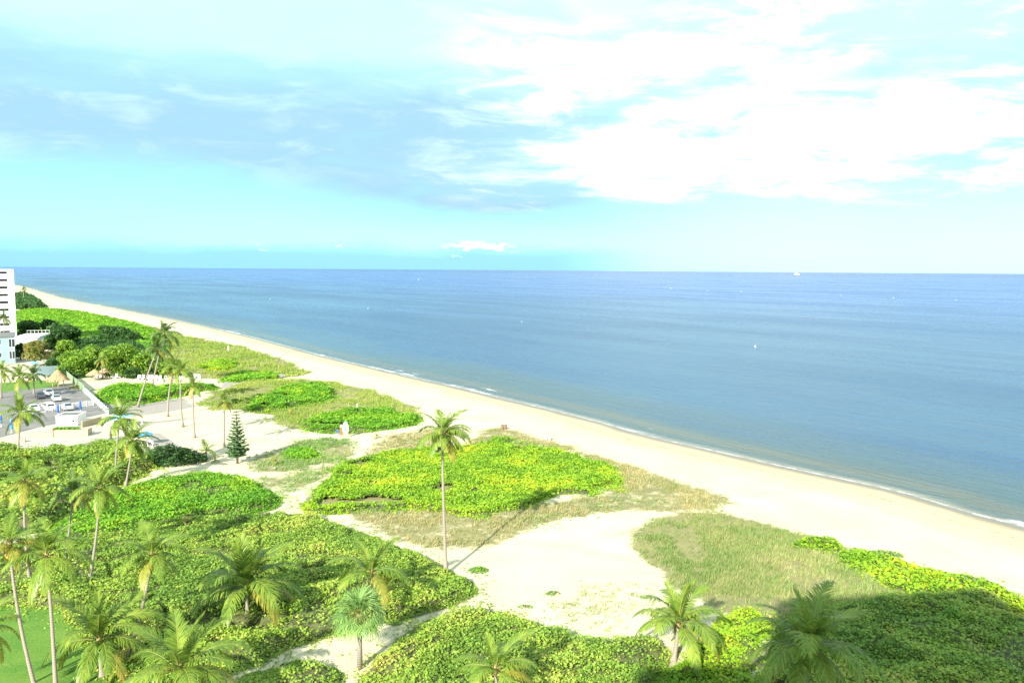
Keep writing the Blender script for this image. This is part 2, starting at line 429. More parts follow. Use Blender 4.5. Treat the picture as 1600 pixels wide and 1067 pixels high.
def sea_mat():
    m, t, b = mat('sea_water')
    p = wpos(t); off = attr(t, 'offshore'); x, y, z = sep(t, p)
    u = x * -.60 + y * .80; v = x * .80 + y * .60      # along and away from the coast
    q = comb(t, u * .35, v, 0.0)
    big = noise(t, comb(t, u * .10, v * .35, 2.0), .035, 5, .6)
    band = noise(t, comb(t, u * .16, v, 5.0), .055, 5, .65)
    n1 = noise(t, q, .30, 6, .65, .3); n2 = noise(t, comb(t, u * .5, v, 7.0), 1.1, 5, .6)
    deep = mixc(t, off.ss(60, 900), (.044, .105, .185), (.048, .120, .305))
    deep = mixc(t, off.ss(2500, 9000), deep, (.030, .075, .24))
    deep = mixc(t, (band - .5).ss(-.08, .14) * .5, deep, (.034, .082, .170))
    col = mixc(t, (off + (band - .5) * 60.0).ss(45, 4), deep, (.068, .112, .122))
    slick = noise(t, comb(t, u * .06, v * .8, 21.0), .022, 5, .6, .4)
    col = mixc(t, slick.ss(.56, .66) * off.ss(60, 200) * .45, col, (.085, .165, .31))
    # sandy suspension over the bar
    bar = (off + (n1 - .5) * 4.0 + (big - .5) * 10.0).gauss(7.0, 3.0)
    col = mixc(t, bar * .4, col, (.17, .145, .085))
    shal = (off + (n1 - .5) * 2.0).ss(3.0, .3)
    col = mixc(t, shal * .8, col, (.28, .26, .20))
    # foam: broken swash lines
    seg = noise(t, comb(t, u, v * .2, 1.0), .030, 4, .6)
    brk = noise(t, comb(t, u * .6, v, 3.0), .9, 5, .7)
    f1 = (off + (noise(t, comb(t, u, 0.0, 0.0), .05, 3) - .5) * 5.0).gauss(1.3, .75) * seg.ss(.54, .63) * brk.ss(.38, .54) * .9
    f2 = (off + (noise(t, comb(t, u, 4.0, 0.0), .06, 3) - .5) * 6.0).gauss(4.6, .45) * seg.ss(.58, .64) * brk.ss(.42, .56)
    f3 = off.gauss(.1, .30) * brk.ss(.40, .58) * .45
    foam = (f1 + f2 + f3).mn(1.0)
    col = mixc(t, foam, col, (.80, .82, .82))
    setc(t, b, col)
    b.inputs['IOR'].default_value = 1.33; b.inputs['Specular IOR Level'].default_value = .44
    rg = (big.ss(.35, .65) * .10 + .22 + foam * .5)
    t.links.new(rg.s, b.inputs['Roughness'])
    bump(t, b, n1 * 1.5 + n2 * .45 + noise(t, comb(t, u * .12, v, 31.0), .42, 4, .6, .4) * 1.3 + noise(t, comb(t, u * .3, v, 11.0), .07, 4, .55) * 2.2, .95, 1.1)
    return m
SAND = ground_mat(); SEAM = sea_mat()
def lawn_mat():
    m, t, b = mat('mown_lawn')
    p = wpos(t); n1 = noise(t, p, .35, 4); n2 = noise(t, p, 5, 4, .7)
    pt = noise(t, p, .9, 5, .7)
    cl_ = mixc(t, n1.ss(.3, .7), mixc(t, n2.ss(.3, .7), (.050, .140, .018), (.10, .205, .026)), (.115, .21, .03))
    setc(t, b, mixc(t, pt.ss(.56, .72) * .55, cl_, (.19, .22, .06)))
    b.inputs['Roughness'].default_value = .8; b.inputs['Specular IOR Level'].default_value = .2; bump(t, b, n2, .8, .08)
    return m
LAWN = lawn_mat()
def asphalt_mat():
    m, t, b = mat('worn_asphalt')
    p = wpos(t); n1 = noise(t, p, .25, 5, .6); n2 = noise(t, p, 9, 3)
    setc(t, b, mixc(t, n1.ss(.3, .7), mixc(t, n2, (.10, .10, .10), (.15, .148, .142)), (.185, .18, .17)))
    b.inputs['Roughness'].default_value = .9
    return m
ASPH = asphalt_mat()

# ------------------------------------------------------------------ vegetation plan (outlines on the ground)
def PX(pts, z=0.0, n=2): return chaikin([G(a, b, z) for a, b in pts], n)
GRASS = {
 'south':  PX([(978, 838), (1040, 806), (1150, 803), (1250, 832), (1330, 860), (1420, 905), (1520, 925), (1400, 945), (1240, 975), (1180, 990), (1110, 975), (1075, 930), (1030, 885)]),
 'fringe': PX([(700, 700), (760, 668), (800, 668), (870, 690), (960, 722), (1060, 752), (1155, 782), (1130, 797), (1040, 804), (950, 806), (880, 818), (830, 838), (760, 856), (650, 856), (560, 818), (520, 790), (700, 790), (900, 780), (955, 760), (930, 720), (830, 695)]),
 'mid':    PX([(375, 735), (420, 698), (520, 680), (570, 690), (560, 715), (470, 742), (400, 745)]),
 'mid2':   PX([(560, 700), (610, 678), (680, 665), (750, 672), (700, 700), (620, 700), (560, 730)]),
 'north':  PX([(300, 640), (330, 615), (380, 595), (480, 590), (560, 605), (640, 632), (660, 645), (650, 660), (560, 668), (480, 675), (420, 662), (440, 648), (380, 645)]),
 'far':    PX([(40, 482), (110, 486), (200, 500), (290, 525), (400, 545), (488, 580), (470, 588), (420, 586), (350, 592), (290, 592), (255, 560), (230, 530), (150, 512), (40, 500)]),
 'path':   PX([(330, 740), (430, 742), (520, 720), (560, 725), (470, 770), (460, 790), (500, 800), (440, 790), (420, 765)]),
 'edge':   PX([(700, 840), (735, 850), (690, 862), (640, 850)]),
 'south2': PX([(880, 905), (1000, 900), (1050, 935), (1010, 985), (930, 985), (800, 945), (850, 930)]),
}
def vegmask(x, y):
    v = np.zeros(len(x))
    wts = {'south': .85, 'fringe': .60, 'mid': .6, 'mid2': .5, 'north': .75, 'far': .9, 'path': .55, 'edge': .5, 'south2': .30}
    jit = (fbm(x, y, 6, 40) - .5) * 5
    for k, P in GRASS.items():
        P = np.array(P); m = (x > P[:, 0].min() - 8) & (x < P[:, 0].max() + 8) & (y > P[:, 1].min() - 8) & (y < P[:, 1].max() + 8)
        if not m.any(): continue
        s = sdist([tuple(p) for p in P], x[m], y[m]); k2 = np.clip(np.hypot(x[m], y[m]) / 100, 1, 5)
        v[m] = np.maximum(v[m], wts[k] * sst(-1.5, 2.2, s / k2 ** .3 + jit[m]))
    return v

# beds: key -> (outline px, height, leaf size, leaves per m2, material, crease, name, label, category)
BEDS = [
 ([(-80, 850), (60, 842), (150, 835), (300, 806), (440, 794), (505, 802), (600, 838), (690, 872), (745, 910), (741, 925), (655, 956), (560, 971), (495, 988), (435, 1010), (350, 1046), (300, 1090), (165, 1090), (150, 1010), (110, 962), (60, 938), (-80, 950)],
  1.15, .175, 96, GRAPE, .95, 'sea_grape_bed', 'broad clipped sea grape thicket bordering the green lawn', 'shrub bed'),
 ([(120, 800), (190, 755), (260, 742), (340, 733), (410, 748), (442, 775), (436, 792), (300, 806), (150, 838), (90, 840), (60, 825)],
  1.2, .21, 66, GRAPEB, .4, 'sea_grape_bed', 'bright green shrub bed between the island pine and clipped thicket', 'shrub bed'),
 ([(-80, 700), (60, 694), (120, 697), (160, 684), (200, 690), (232, 703), (250, 722), (180, 750), (130, 785), (80, 815), (-80, 835)],
  2.4, .26, 58, GRAPE, .8, 'mixed_shrubbery', 'tall uneven dark shrubbery beside the white pool deck', 'shrub bed'),
 ([(466, 793), (480, 765), (540, 722), (600, 702), (680, 692), (740, 694), (775, 678), (830, 690), (900, 708), (952, 730), (965, 752), (925, 772), (860, 770), (800, 792), (740, 806), (690, 792), (560, 797)],
  .85, .22, 70, GRAPEY, .25, 'dune_shrub_bed', 'largest yellow-green dune shrub patch, behind the tall lone palm', 'shrub bed'),
 ([(555, 1100), (582, 1022), (642, 968), (740, 938), (800, 952), (880, 979), (930, 998), (1010, 990), (1055, 1010), (1045, 1035), (1005, 1100)],
  1.15, .17, 100, GRAPE, .5, 'sea_grape_bed', 'green sea grape thicket along the bare sand clearing beside fan palm path', 'shrub bed'),
 ([(335, 1105), (360, 1060), (415, 1038), (482, 1023), (524, 1038), (540, 1064), (530, 1105)],
  1.2, .17, 100, GRAPE, .4, 'sea_grape_bed', 'small rounded sea grape bed on the near side of the sand footpath', 'shrub bed'),
 ([(1010, 1100), (1050, 1030), (1095, 1000), (1130, 958), (1185, 955), (1205, 985), (1195, 1040), (1180, 1100)],
  1.0, .18, 92, GRAPEY, .3, 'sea_grape_bed', 'yellow-green shrub bed between the two near coconut palms', 'shrub bed'),
 ([(1175, 1100), (1200, 1000), (1225, 955), (1320, 934), (1430, 920), (1545, 912), (1620, 960), (1700, 1000), (1700, 1100)],
  1.3, .19, 88, GRAPE, .5, 'sea_grape_bed', 'deep green shrub bed lying in the shadow of an apartment block', 'shrub bed'),
 ([(1305, 872), (1345, 858), (1420, 884), (1520, 901), (1590, 930), (1660, 965), (1600, 960), (1545, 918), (1440, 924), (1385, 918), (1350, 892)],
  .55, .24, 55, GRAPEY, .1, 'creeper_strip', 'yellow dune creeper strip between beach sand and shaded shrub bed', 'ground cover'),
 ([(474, 672), (478, 650), (520, 640), (590, 634), (640, 640), (660, 655), (610, 668), (560, 674)],
  1.0, .30, 42, GRAPEB, .3, 'dune_shrub_bed', 'bright dune shrub patch behind the surfboard sign', 'shrub bed'),
 ([(378, 640), (392, 625), (440, 602), (500, 598), (532, 612), (520, 625), (470, 634), (420, 640)],
  1.1, .33, 38, GRAPEB, .3, 'dune_shrub_bed', 'bright dune shrub patch beside the shaded grey path', 'shrub bed'),
 ([(443, 706), (455, 697), (490, 698), (510, 710), (490, 718), (460, 716)],
  .5, .27, 50, GRAPEB, .1, 'creeper_patch', 'little green creeper patch inside the bend of the footpath', 'ground cover'),
 ([(340, 592), (365, 578), (420, 576), (450, 584), (420, 592), (370, 594)],
  .9, .42, 26, GRAPEB, .3, 'dune_shrub_bed', 'green shrub patch in far dune grass above the grey path', 'shrub bed'),
 ([(300, 574), (330, 562), (380, 565), (370, 575), (330, 580)],
  .7, .42, 26, GRAPEY, .3, 'dune_shrub_bed', 'yellowish shrub patch in far dune grass near the white marker', 'shrub bed'),
 ([(10, 545), (14, 484), (80, 482), (140, 489), (210, 503), (258, 522), (262, 560), (225, 545), (150, 530), (90, 535)],
  1.3, .75, 10, GRAPEB, .3, 'dune_shrub_bed', 'long bright shrub strip between hotel tower and distant beach', 'shrub bed'),
 ([(78, 584), (82, 556), (92, 538), (130, 528), (200, 530), (245, 545), (262, 570), (258, 588), (200, 584), (160, 581), (120, 583), (95, 585)],
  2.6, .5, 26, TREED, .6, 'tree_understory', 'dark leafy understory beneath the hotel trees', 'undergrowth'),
 ([(14, 478), (14, 462), (30, 458), (48, 459), (58, 466), (72, 477), (60, 481)],
  4.5, 1.5, 2.2, TREED, .4, 'coastal_wood', 'distant dark coastal wood beyond the hotel tower', 'wood'),
 ([(150, 622), (153, 606), (170, 600), (240, 603), (335, 598), (346, 604), (300, 612), (230, 625), (195, 630)],
  1.7, .36, 36, GRAPEB, .2, 'beach_hedge', 'clipped green hedge in front of the white loungers', 'hedge'),
 ([(800, 822), (850, 800), (930, 784), (1035, 778), (1050, 790), (960, 806), (880, 822)],
  .3, .2, 8, GRASSG, .9, 'creeper_patch', 'thin grey-green creeper on the sandy dune slope', 'ground cover'),
]

# ------------------------------------------------------------------ ground sheet
def axis(lo, f0, f1, hi, step, growth):
    a = list(np.arange(f0, f1 + 1e-6, step))
    s = step; x = f1
    while x < hi: s *= growth; x += s; a.append(min(x, hi))
    s = step; x = f0; b_ = []
    while x > lo: s *= growth; x -= s; b_.append(max(x, lo))
    return np.array(b_[::-1] + a)
gx = axis(-90000, -165, 75, 90000, .85, 1.045); gy = axis(-90000, 48, 235, 90000, .85, 1.03)
XX, YY = np.meshgrid(gx, gy); x = XX.ravel(); y = YY.ravel()
sd = shore(x, y)
zz = zland(x, y, sd)
V = np.stack([x, y, zz], 1); nx, ny = len(gx), len(gy)
ii = (np.arange(ny - 1)[:, None] * nx + np.arange(nx - 1)[None]).ravel()
keep = sd[ii] > -400
ii = ii[keep]
F = np.stack([ii, ii + 1, ii + nx + 1, ii + nx], 1)
gm = npmesh('ground', V, F, SAND)
gm.polygons.foreach_set('use_smooth', [True] * len(F))
veg = vegmask(x, y)
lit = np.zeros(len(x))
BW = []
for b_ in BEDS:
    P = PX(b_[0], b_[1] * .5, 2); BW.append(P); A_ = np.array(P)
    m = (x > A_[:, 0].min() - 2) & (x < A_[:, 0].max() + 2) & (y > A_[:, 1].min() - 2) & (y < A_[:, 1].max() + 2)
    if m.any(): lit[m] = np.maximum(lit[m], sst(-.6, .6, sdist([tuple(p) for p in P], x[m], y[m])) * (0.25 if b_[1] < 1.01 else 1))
for b_, P in zip(BEDS, BW):
    if b_[6] != 'dune_shrub_bed': continue
    A_ = np.array(P); m = (x > A_[:, 0].min()) & (x < A_[:, 0].max()) & (y > A_[:, 1].min()) & (y < A_[:, 1].max())
    if m.any(): veg[m] = np.maximum(veg[m], .8 * sst(-1, 1, sdist([tuple(p) for p in P], x[m], y[m])))
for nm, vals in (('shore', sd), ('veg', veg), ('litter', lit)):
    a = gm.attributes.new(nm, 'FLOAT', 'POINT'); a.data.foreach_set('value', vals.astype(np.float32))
tag(O('ground', gm), kind='structure')

# ------------------------------------------------------------------ sea sheet, rows following the coast
offs = np.array([-14, -8, -4, -2, -1, 0, 1, 2, 3, 4, 5, 6, 8, 10, 12, 15, 20, 27, 36, 50, 70, 100, 150, 250, 450, 900, 2000, 5000, 12000, 30000, 70000.])
nrm = np.array([.82, .57])
tang = np.gradient(coastA, axis=0); tang /= np.linalg.norm(tang, axis=1)[:, None]
cosn = np.abs(tang[:, 1] * nrm[0] - tang[:, 0] * nrm[1])
SV = np.stack([np.append(p + nrm * o_, SEA) for p in coastA for o_ in offs])
so = (cosn[:, None] * offs[None]).ravel()
no = len(offs); jj = (np.arange(len(coastA) - 1)[:, None] * no + np.arange(no - 1)[None]).ravel()
sm = npmesh('sea', SV, np.stack([jj, jj + 1, jj + no + 1, jj + no], 1)[:, ::-1], SEAM)
a = sm.attributes.new('offshore', 'FLOAT', 'POINT'); a.data.foreach_set('value', so.astype(np.float32))
tag(O('sea', sm), kind='structure')

# ------------------------------------------------------------------ flat sheets: lawn, paving, parking, painted shade
def sheet(name, pts, m, z, n=0):
    P = PX(pts, 0, n) if n else [G(a, b) for a, b in pts]
    mb = MB(); k = len(P)
    mb.add([(p[0], p[1], z) for p in P], [tuple(range(k))])
    me = mb.mesh(name, m)
    if me.polygons[0].normal.z < 0: me.flip_normals()
    return tag(O(name, me), kind='structure')
sheet('lawn', [(-260, 960), (-80, 945), (30, 940), (80, 944), (100, 962), (130, 990), (160, 1015), (170, 1060), (160, 1100), (-260, 1150)], LAWN, .03, 2)
sheet('parking_lot', [(-150, 680), (-120, 640), (-60, 612), (40, 608), (95, 603), (125, 603), (168, 645), (120, 656), (60, 668), (0, 684)], ASPH, .02)
sheet('pool_deck', [(-150, 725), (-100, 690), (0, 684), (60, 668), (120, 656), (168, 645), (184, 662), (150, 685), (60, 702), (0, 712)], CONC, .024)
sheet('hotel_lawn', [(-60, 620), (-30, 600), (20, 597), (70, 594), (92, 596), (88, 604), (40, 609), (-20, 616)], LAWN, .028)
sheet('hotel_terrace', [(25, 572), (28, 548), (76, 548), (80, 566), (70, 574)], CONC, .02)
SHADED_SAND = plain('painted_sand_shade', (.27, .245, .22), .9, .10, .9)  # sand in shade as a flat grey colour, no caster built
sheet('shade_wedge', [(200, 712), (240, 677), (250, 677), (290, 702), (262, 712)], SHADED_SAND, .022)  # wedge of shade painted as a grey sheet on the sand
sheet('court_shade', [(160, 628), (195, 633), (240, 626), (300, 614), (345, 606), (352, 594), (400, 588), (440, 584), (448, 588), (400, 596), (350, 612), (322, 626), (313, 634), (270, 642), (215, 650), (180, 652), (158, 636)], SHADED_SAND, .022)  # shade over the sandy court, laid as a grey sheet
sheet('path', [(214, 662), (282, 654), (300, 653), (282, 657), (236, 662), (222, 668)], SHADED_SAND, .026)  # thin shadow line drawn as a grey sheet

# ------------------------------------------------------------------ shrub beds
def leaves(N, pos, size, rng, up=1.0, aspect=1.25):
    nrm_ = rng.normal(size=(N, 3)) * .75; nrm_[:, 2] = np.abs(nrm_[:, 2]) + up
    nrm_ /= np.linalg.norm(nrm_, axis=1)[:, None]
    a_ = rng.normal(size=(N, 3)); a_ -= (a_ * nrm_).sum(1)[:, None] * nrm_; a_ /= np.linalg.norm(a_, axis=1)[:, None]
    b2 = np.cross(nrm_, a_)
    s = (size * rng.uniform(.5, 1.4, N))[:, None]
    fold = nrm_ * s * .12
    v = np.empty((N, 4, 3))
    v[:, 0] = pos - a_ * s * .5 * aspect; v[:, 1] = pos + b2 * s * .5 + fold
    v[:, 2] = pos + a_ * s * .5 * aspect; v[:, 3] = pos - b2 * s * .5 + fold
    return v.reshape(-1, 3), np.arange(N * 4).reshape(N, 4)
def bedheight(P, x, y, h, crease, seed, ragged):
    s = sdist(P, x, y)
    k = np.clip(np.hypot(x, y) / 90, 1, 4)
    s = s + (fbm(x, y, 2.2, seed + 3, 2) - .5) * 1.8 * min(1, h) + (fbm(x, y, 8.0, seed + 33, 3) - .53) * 6.0 * ragged
    e = sst(-.05, 1.0 * h + .4, s)
    lum = .50 + .50 * fbm(x, y, 3.2, seed, 3) + .40 * (fbm(x, y, 7.0, seed + 13, 2) - .35) + .50 * (fbm(x, y, 1.1, seed + 8, 2) - .5)
    rid = np.abs(fbm(x * .8 + y * .5, y * 1.5 - x * .4, 7.5, seed + 21, 2) - .5)
    cr = 1 - crease * .75 * (1 - sst(.0, .045, rid))
    hole = 1 - crease * .8 * sst(.70, .82, fbm(x, y, 4.5, seed + 60, 2))
    if ragged > .5:
        gap = sst(.69, .74, fbm(x + 31, y - 17, 6.5, seed + 71, 3)) * sst(.5, 3, s)
        s = np.where(gap > .5, -1.0, s); hole = hole * (1 - gap)
    return h * e * lum * cr * hole, s
RAG = {'dune_shrub_bed': 1.15, 'creeper_strip': .7, 'creeper_patch': .6, 'beach_hedge': .2, 'coastal_wood': 1.5, 'tree_understory': .8}
def bed(P, h, size, dens, m, crease, name, label, cat, seed):
    P = [tuple(p) for p in P]; A_ = np.array(P); rng = np.random.default_rng(seed)
    ragged = RAG.get(name, .25); x0, y0 = A_.min(0) - 2; x1, y1 = A_.max(0) + 2
    y0 = max(y0, 47)
    c0 = A_.mean(0); cz = zg(*c0)
    # mound of stems
    st = max(.6, size * 2.2)
    gx_ = np.arange(x0, x1 + st, st); gy_ = np.arange(y0, y1 + st, st); X_, Y_ = np.meshgrid(gx_, gy_); xs, ys = X_.ravel(), Y_.ravel()
    hh, s_ = bedheight(P, xs, ys, h, crease, seed, ragged)
    zz_ = zland(xs, ys) - .12 + np.maximum(0, hh * .80 - .06)
    i_ = (np.arange(len(gy_) - 1)[:, None] * len(gx_) + np.arange(len(gx_) - 1)[None]).ravel()
    i_ = i_[(s_[i_] > -.3) & (h > .4)]
    MV = np.stack([xs, ys, zz_], 1); MF = np.stack([i_, i_ + 1, i_ + len(gx_) + 1, i_ + len(gx_)], 1)
    # leaves
    N = int((x1 - x0) * (y1 - y0) * dens)
    px_ = rng.uniform(x0, x1, N); py_ = rng.uniform(y0, y1, N)
    hh, s_ = bedheight(P, px_, py_, h, crease, seed, ragged)
    rd = rng.uniform(0, 1, N)
    bare = sst(.64, .74, fbm(px_, py_, 5.0, seed + 90, 3)) * (.75 if h > .7 else .3)      # thin spots where stems show
    k = (s_ > -.12) & (rd > bare)
    k |= (s_ > -2.6) & (s_ <= -.12) & (rd < .30 * np.exp(s_ * 1.1)) & (vn(px_ / .9, py_ / .9, seed + 4) > .5)   # runners beyond the edge
    px_, py_, hh, s_ = px_[k], py_[k], hh[k], s_[k]; hh = np.where(s_ < -.12, .12, hh)
    edge = s_ < h * .9
    tt = np.where(edge, rng.uniform(0, 1, len(px_)) ** .7, rng.uniform(.45, 1.0, len(px_)) ** .5)
    pos = np.stack([px_, py_, zland(px_, py_) + hh * tt + rng.uniform(0, size * .5, len(px_))], 1)
    LV, LF = leaves(len(px_), pos, size, rng, .9)
    # tone: clustered, taller lumps hold the fresher leaves
    tone = rng.uniform(0, 1, len(px_)) * .62 + .22 * fbm(px_, py_, 1.4, seed + 5, 2) + .55 * (fbm(px_, py_, 9.0, seed + 44, 3) - .42)
    tone = np.clip(tone, 0, 1); tone = np.where((vn(px_ / 1.3, py_ / 1.3, seed + 50) > .86) & (rng.uniform(0, 1, len(px_)) < .5), rng.uniform(.85, 1, len(px_)), tone)
    V_ = np.vstack([MV, LV]) - np.array([c0[0], c0[1], cz])
    F_ = np.vstack([MF, LF + len(MV)])
    mi = np.concatenate([np.ones(len(MF)), np.zeros(len(LF))]); rn = np.concatenate([np.zeros(len(MF)), tone])
    me = npmesh(name, V_, F_, [m, MOUND], mi, rn)
    return tag(O(name, me, None, (c0[0], c0[1], cz)), label, cat, None, 'stuff')
for k, b_ in enumerate(BEDS):
    bed(BW[k], *b_[1:6], *b_[6:9], seed=100 + k * 7)

# lone bushes: things with stems and foliage
def bush(px, py, rx, ry, h, size, m, label, seed, dens=90):
    c0 = G(px, py); P = [(c0[0] + rx * math.cos(a_) * (1 + .15 * math.sin(3 * a_ + seed)), c0[1] + ry * math.sin(a_)) for a_ in np.linspace(0, 2 * math.pi, 20)[:-1]]
    rng = np.random.default_rng(seed); N = int(4 * rx * ry * dens)
    x_ = rng.uniform(-rx * 1.2, rx * 1.2, N); y_ = rng.uniform(-ry * 1.2, ry * 1.2, N)
    s_ = sdist(P, x_ + c0[0], y_ + c0[1]); k = s_ > -.05; x_, y_, s_ = x_[k], y_[k], s_[k]
    hh = h * np.sqrt(np.clip(s_ / (min(rx, ry)), .02, 1)) * (.75 + .5 * fbm(x_, y_, 1.2, seed))
    tt = rng.uniform(0, 1, len(x_)) ** .45
    LV, LF = leaves(len(x_), np.stack([x_, y_, hh * tt], 1), size, rng, .9)
    t_ = T('bush', label, 'bush', (c0[0], c0[1], zg(*c0) - .03))
    O('foliage', npmesh('foliage', LV, LF, m, None, rng.uniform(0, 1, len(LF))), t_)
    mb = MB()
    for q in range(9):
        a_ = rng.uniform(0, 6.28); r_ = rng.uniform(.3, .8)
        mb.tube([(0, 0, 0), (rx * r_ * .5 * math.cos(a_), ry * r_ * .5 * math.sin(a_), h * .45), (rx * r_ * math.cos(a_), ry * r_ * math.sin(a_), h * .75)], [.04, .03, .015], 5)
    O('stems', mb.mesh('stems', BARK), t_)
bush(1281, 860, 2.9, 1.9, 1.5, .24, GRAPEY, 'bright yellow-green dome-shaped bush standing in the dune grass', 5)
bush(748, 892, 1.0, .8, .55, .17, GRAPEB, 'tiny bright green bush alone on the bare sand clearing', 6, 160)
bush(1375, 858 + 14, 2.2, 1.1, .8, .22, GRASSG, 'grey-green rounded bush at the beach edge beside the yellow creeper', 8)
bush(265, 722, 5.2, 3.6, 2.9, .30, TREED, 'large dark olive rounded bush left of the island pine', 7, 110)
bush(1490, 978, 1.4, 1.0, 1.75, .2, GRAPEB, 'fresh light green bush rising from the shaded shrub bed', 9, 130)
bush(865, 927, .8, .6, .25, .16, GRASSG, 'flat grey-green tuft on the bare sand clearing', 10, 120)
bush(822, 948, .7, .45, .25, .16, GRASSG, 'small low green tuft at the clearing edge near the thicket', 11, 120)
bush(120, 607, 1.9, 1.0, 1.0, .3, PALMY, 'yellow flowering bush beside the green fence', 12, 60)
bush(405, 622, 2.0, 1.4, 1.1, .34, TREED, 'dark round bush between grey path and bright dune shrubs', 13, 60)
bush(372, 632, 2.3, 1.5, 1.2, .34, GRAPED, 'dark green bush on the bank above the sandy palm court', 15, 60)

# ------------------------------------------------------------------ dune grass
def grass(key, name, label, dens, h, m, seed, bw=.045, tuft=6, ):
    P = [tuple(p) for p in GRASS[key]]; A_ = np.array(P); rng = np.random.default_rng(seed)
    x0, y0 = A_.min(0) - 2; x1, y1 = A_.max(0) + 2
    N = int((x1 - x0) * (y1 - y0) * dens / tuft)
    x_ = rng.uniform(x0, x1, N); y_ = rng.uniform(y0, y1, N)
    cl = fbm(x_, y_, 5, seed + 2, 3)
    s_ = sdist(P, x_, y_) + (fbm(x_, y_, 6, 40) - .5) * 5
    k = (s_ > 0) & (rng.uniform(0, 1, N) < sst(.30, .62, cl) * sst(0, 2.5, s_) + .08)
    for b_, Q in zip(BEDS, BW):
        if b_[1] < .4: continue
        kk = np.where(k)[0]; ins = inside([tuple(p) for p in Q], x_[kk], y_[kk]); k[kk[ins]] = False
    x_, y_ = x_[k], y_[k]; n = len(x_)
    x_ = np.repeat(x_, tuft) + rng.normal(0, .16, n * tuft); y_ = np.repeat(y_, tuft) + rng.normal(0, .16, n * tuft)
    hh = h * np.repeat(rng.uniform(.5, 1.2, n), tuft) * rng.uniform(.6, 1.2, n * tuft); rn = np.clip(np.repeat(rng.uniform(0, 1, n), tuft) * .7 + rng.uniform(0, .3, n * tuft), 0, 1)
    n *= tuft; z_ = zland(x_, y_)
    a_ = rng.uniform(0, 6.28, n); lean = rng.uniform(.1, .7, n) * hh
    wx, wy = np.cos(a_ + 1.57) * bw, np.sin(a_ + 1.57) * bw
    tx = np.cos(a_) * lean + .25 * hh; ty = np.sin(a_) * lean
    v = np.empty((n, 3, 3))
    v[:, 0] = np.stack([x_ - wx, y_ - wy, z_ - .05], 1); v[:, 1] = np.stack([x_ + wx, y_ + wy, z_ - .05], 1)
    v[:, 2] = np.stack([x_ + tx, y_ + ty, z_ + hh], 1)
    c0 = A_.mean(0); o0 = np.array([c0[0], c0[1], zg(*c0)])
    me = npmesh(name, v.reshape(-1, 3) - o0, np.arange(n * 3).reshape(n, 3), m, None, rn)
    return tag(O(name, me, None, o0), label, 'grass', None, 'stuff')
grass('south', 'dune_grass', 'straw and olive dune grass in front of the domed yellow bush', 95, .42, GRASSM, 1)
grass('fringe', 'dune_grass', 'sparse pale dune grass around the largest dune shrub patch', 34, .42, GRASST, 2)
grass('mid', 'dune_grass', 'thin dune grass inside the footpath bend by the island pine', 30, .5, GRASSG, 3, .06)
grass('mid2', 'dune_grass', 'thin dune grass on the rise behind the tall lone palm', 26, .45, GRASST, 4, .06)
grass('north', 'dune_grass', 'olive dune grass around the shrub patches behind the surfboard sign', 34, .5, GRASSL, 5, .07)
grass('far', 'dune_grass', 'far green dune grass running up to the white loungers', 11, .7, GRASSL, 6, .13)
grass('path', 'dune_grass', 'short green grass along the footpath fork', 40, .35, GRASSG, 7, .05)
grass('south2', 'dune_grass', 'scattered straw tufts on the bare sand clearing', 14, .25, GRASSM, 8, .04)

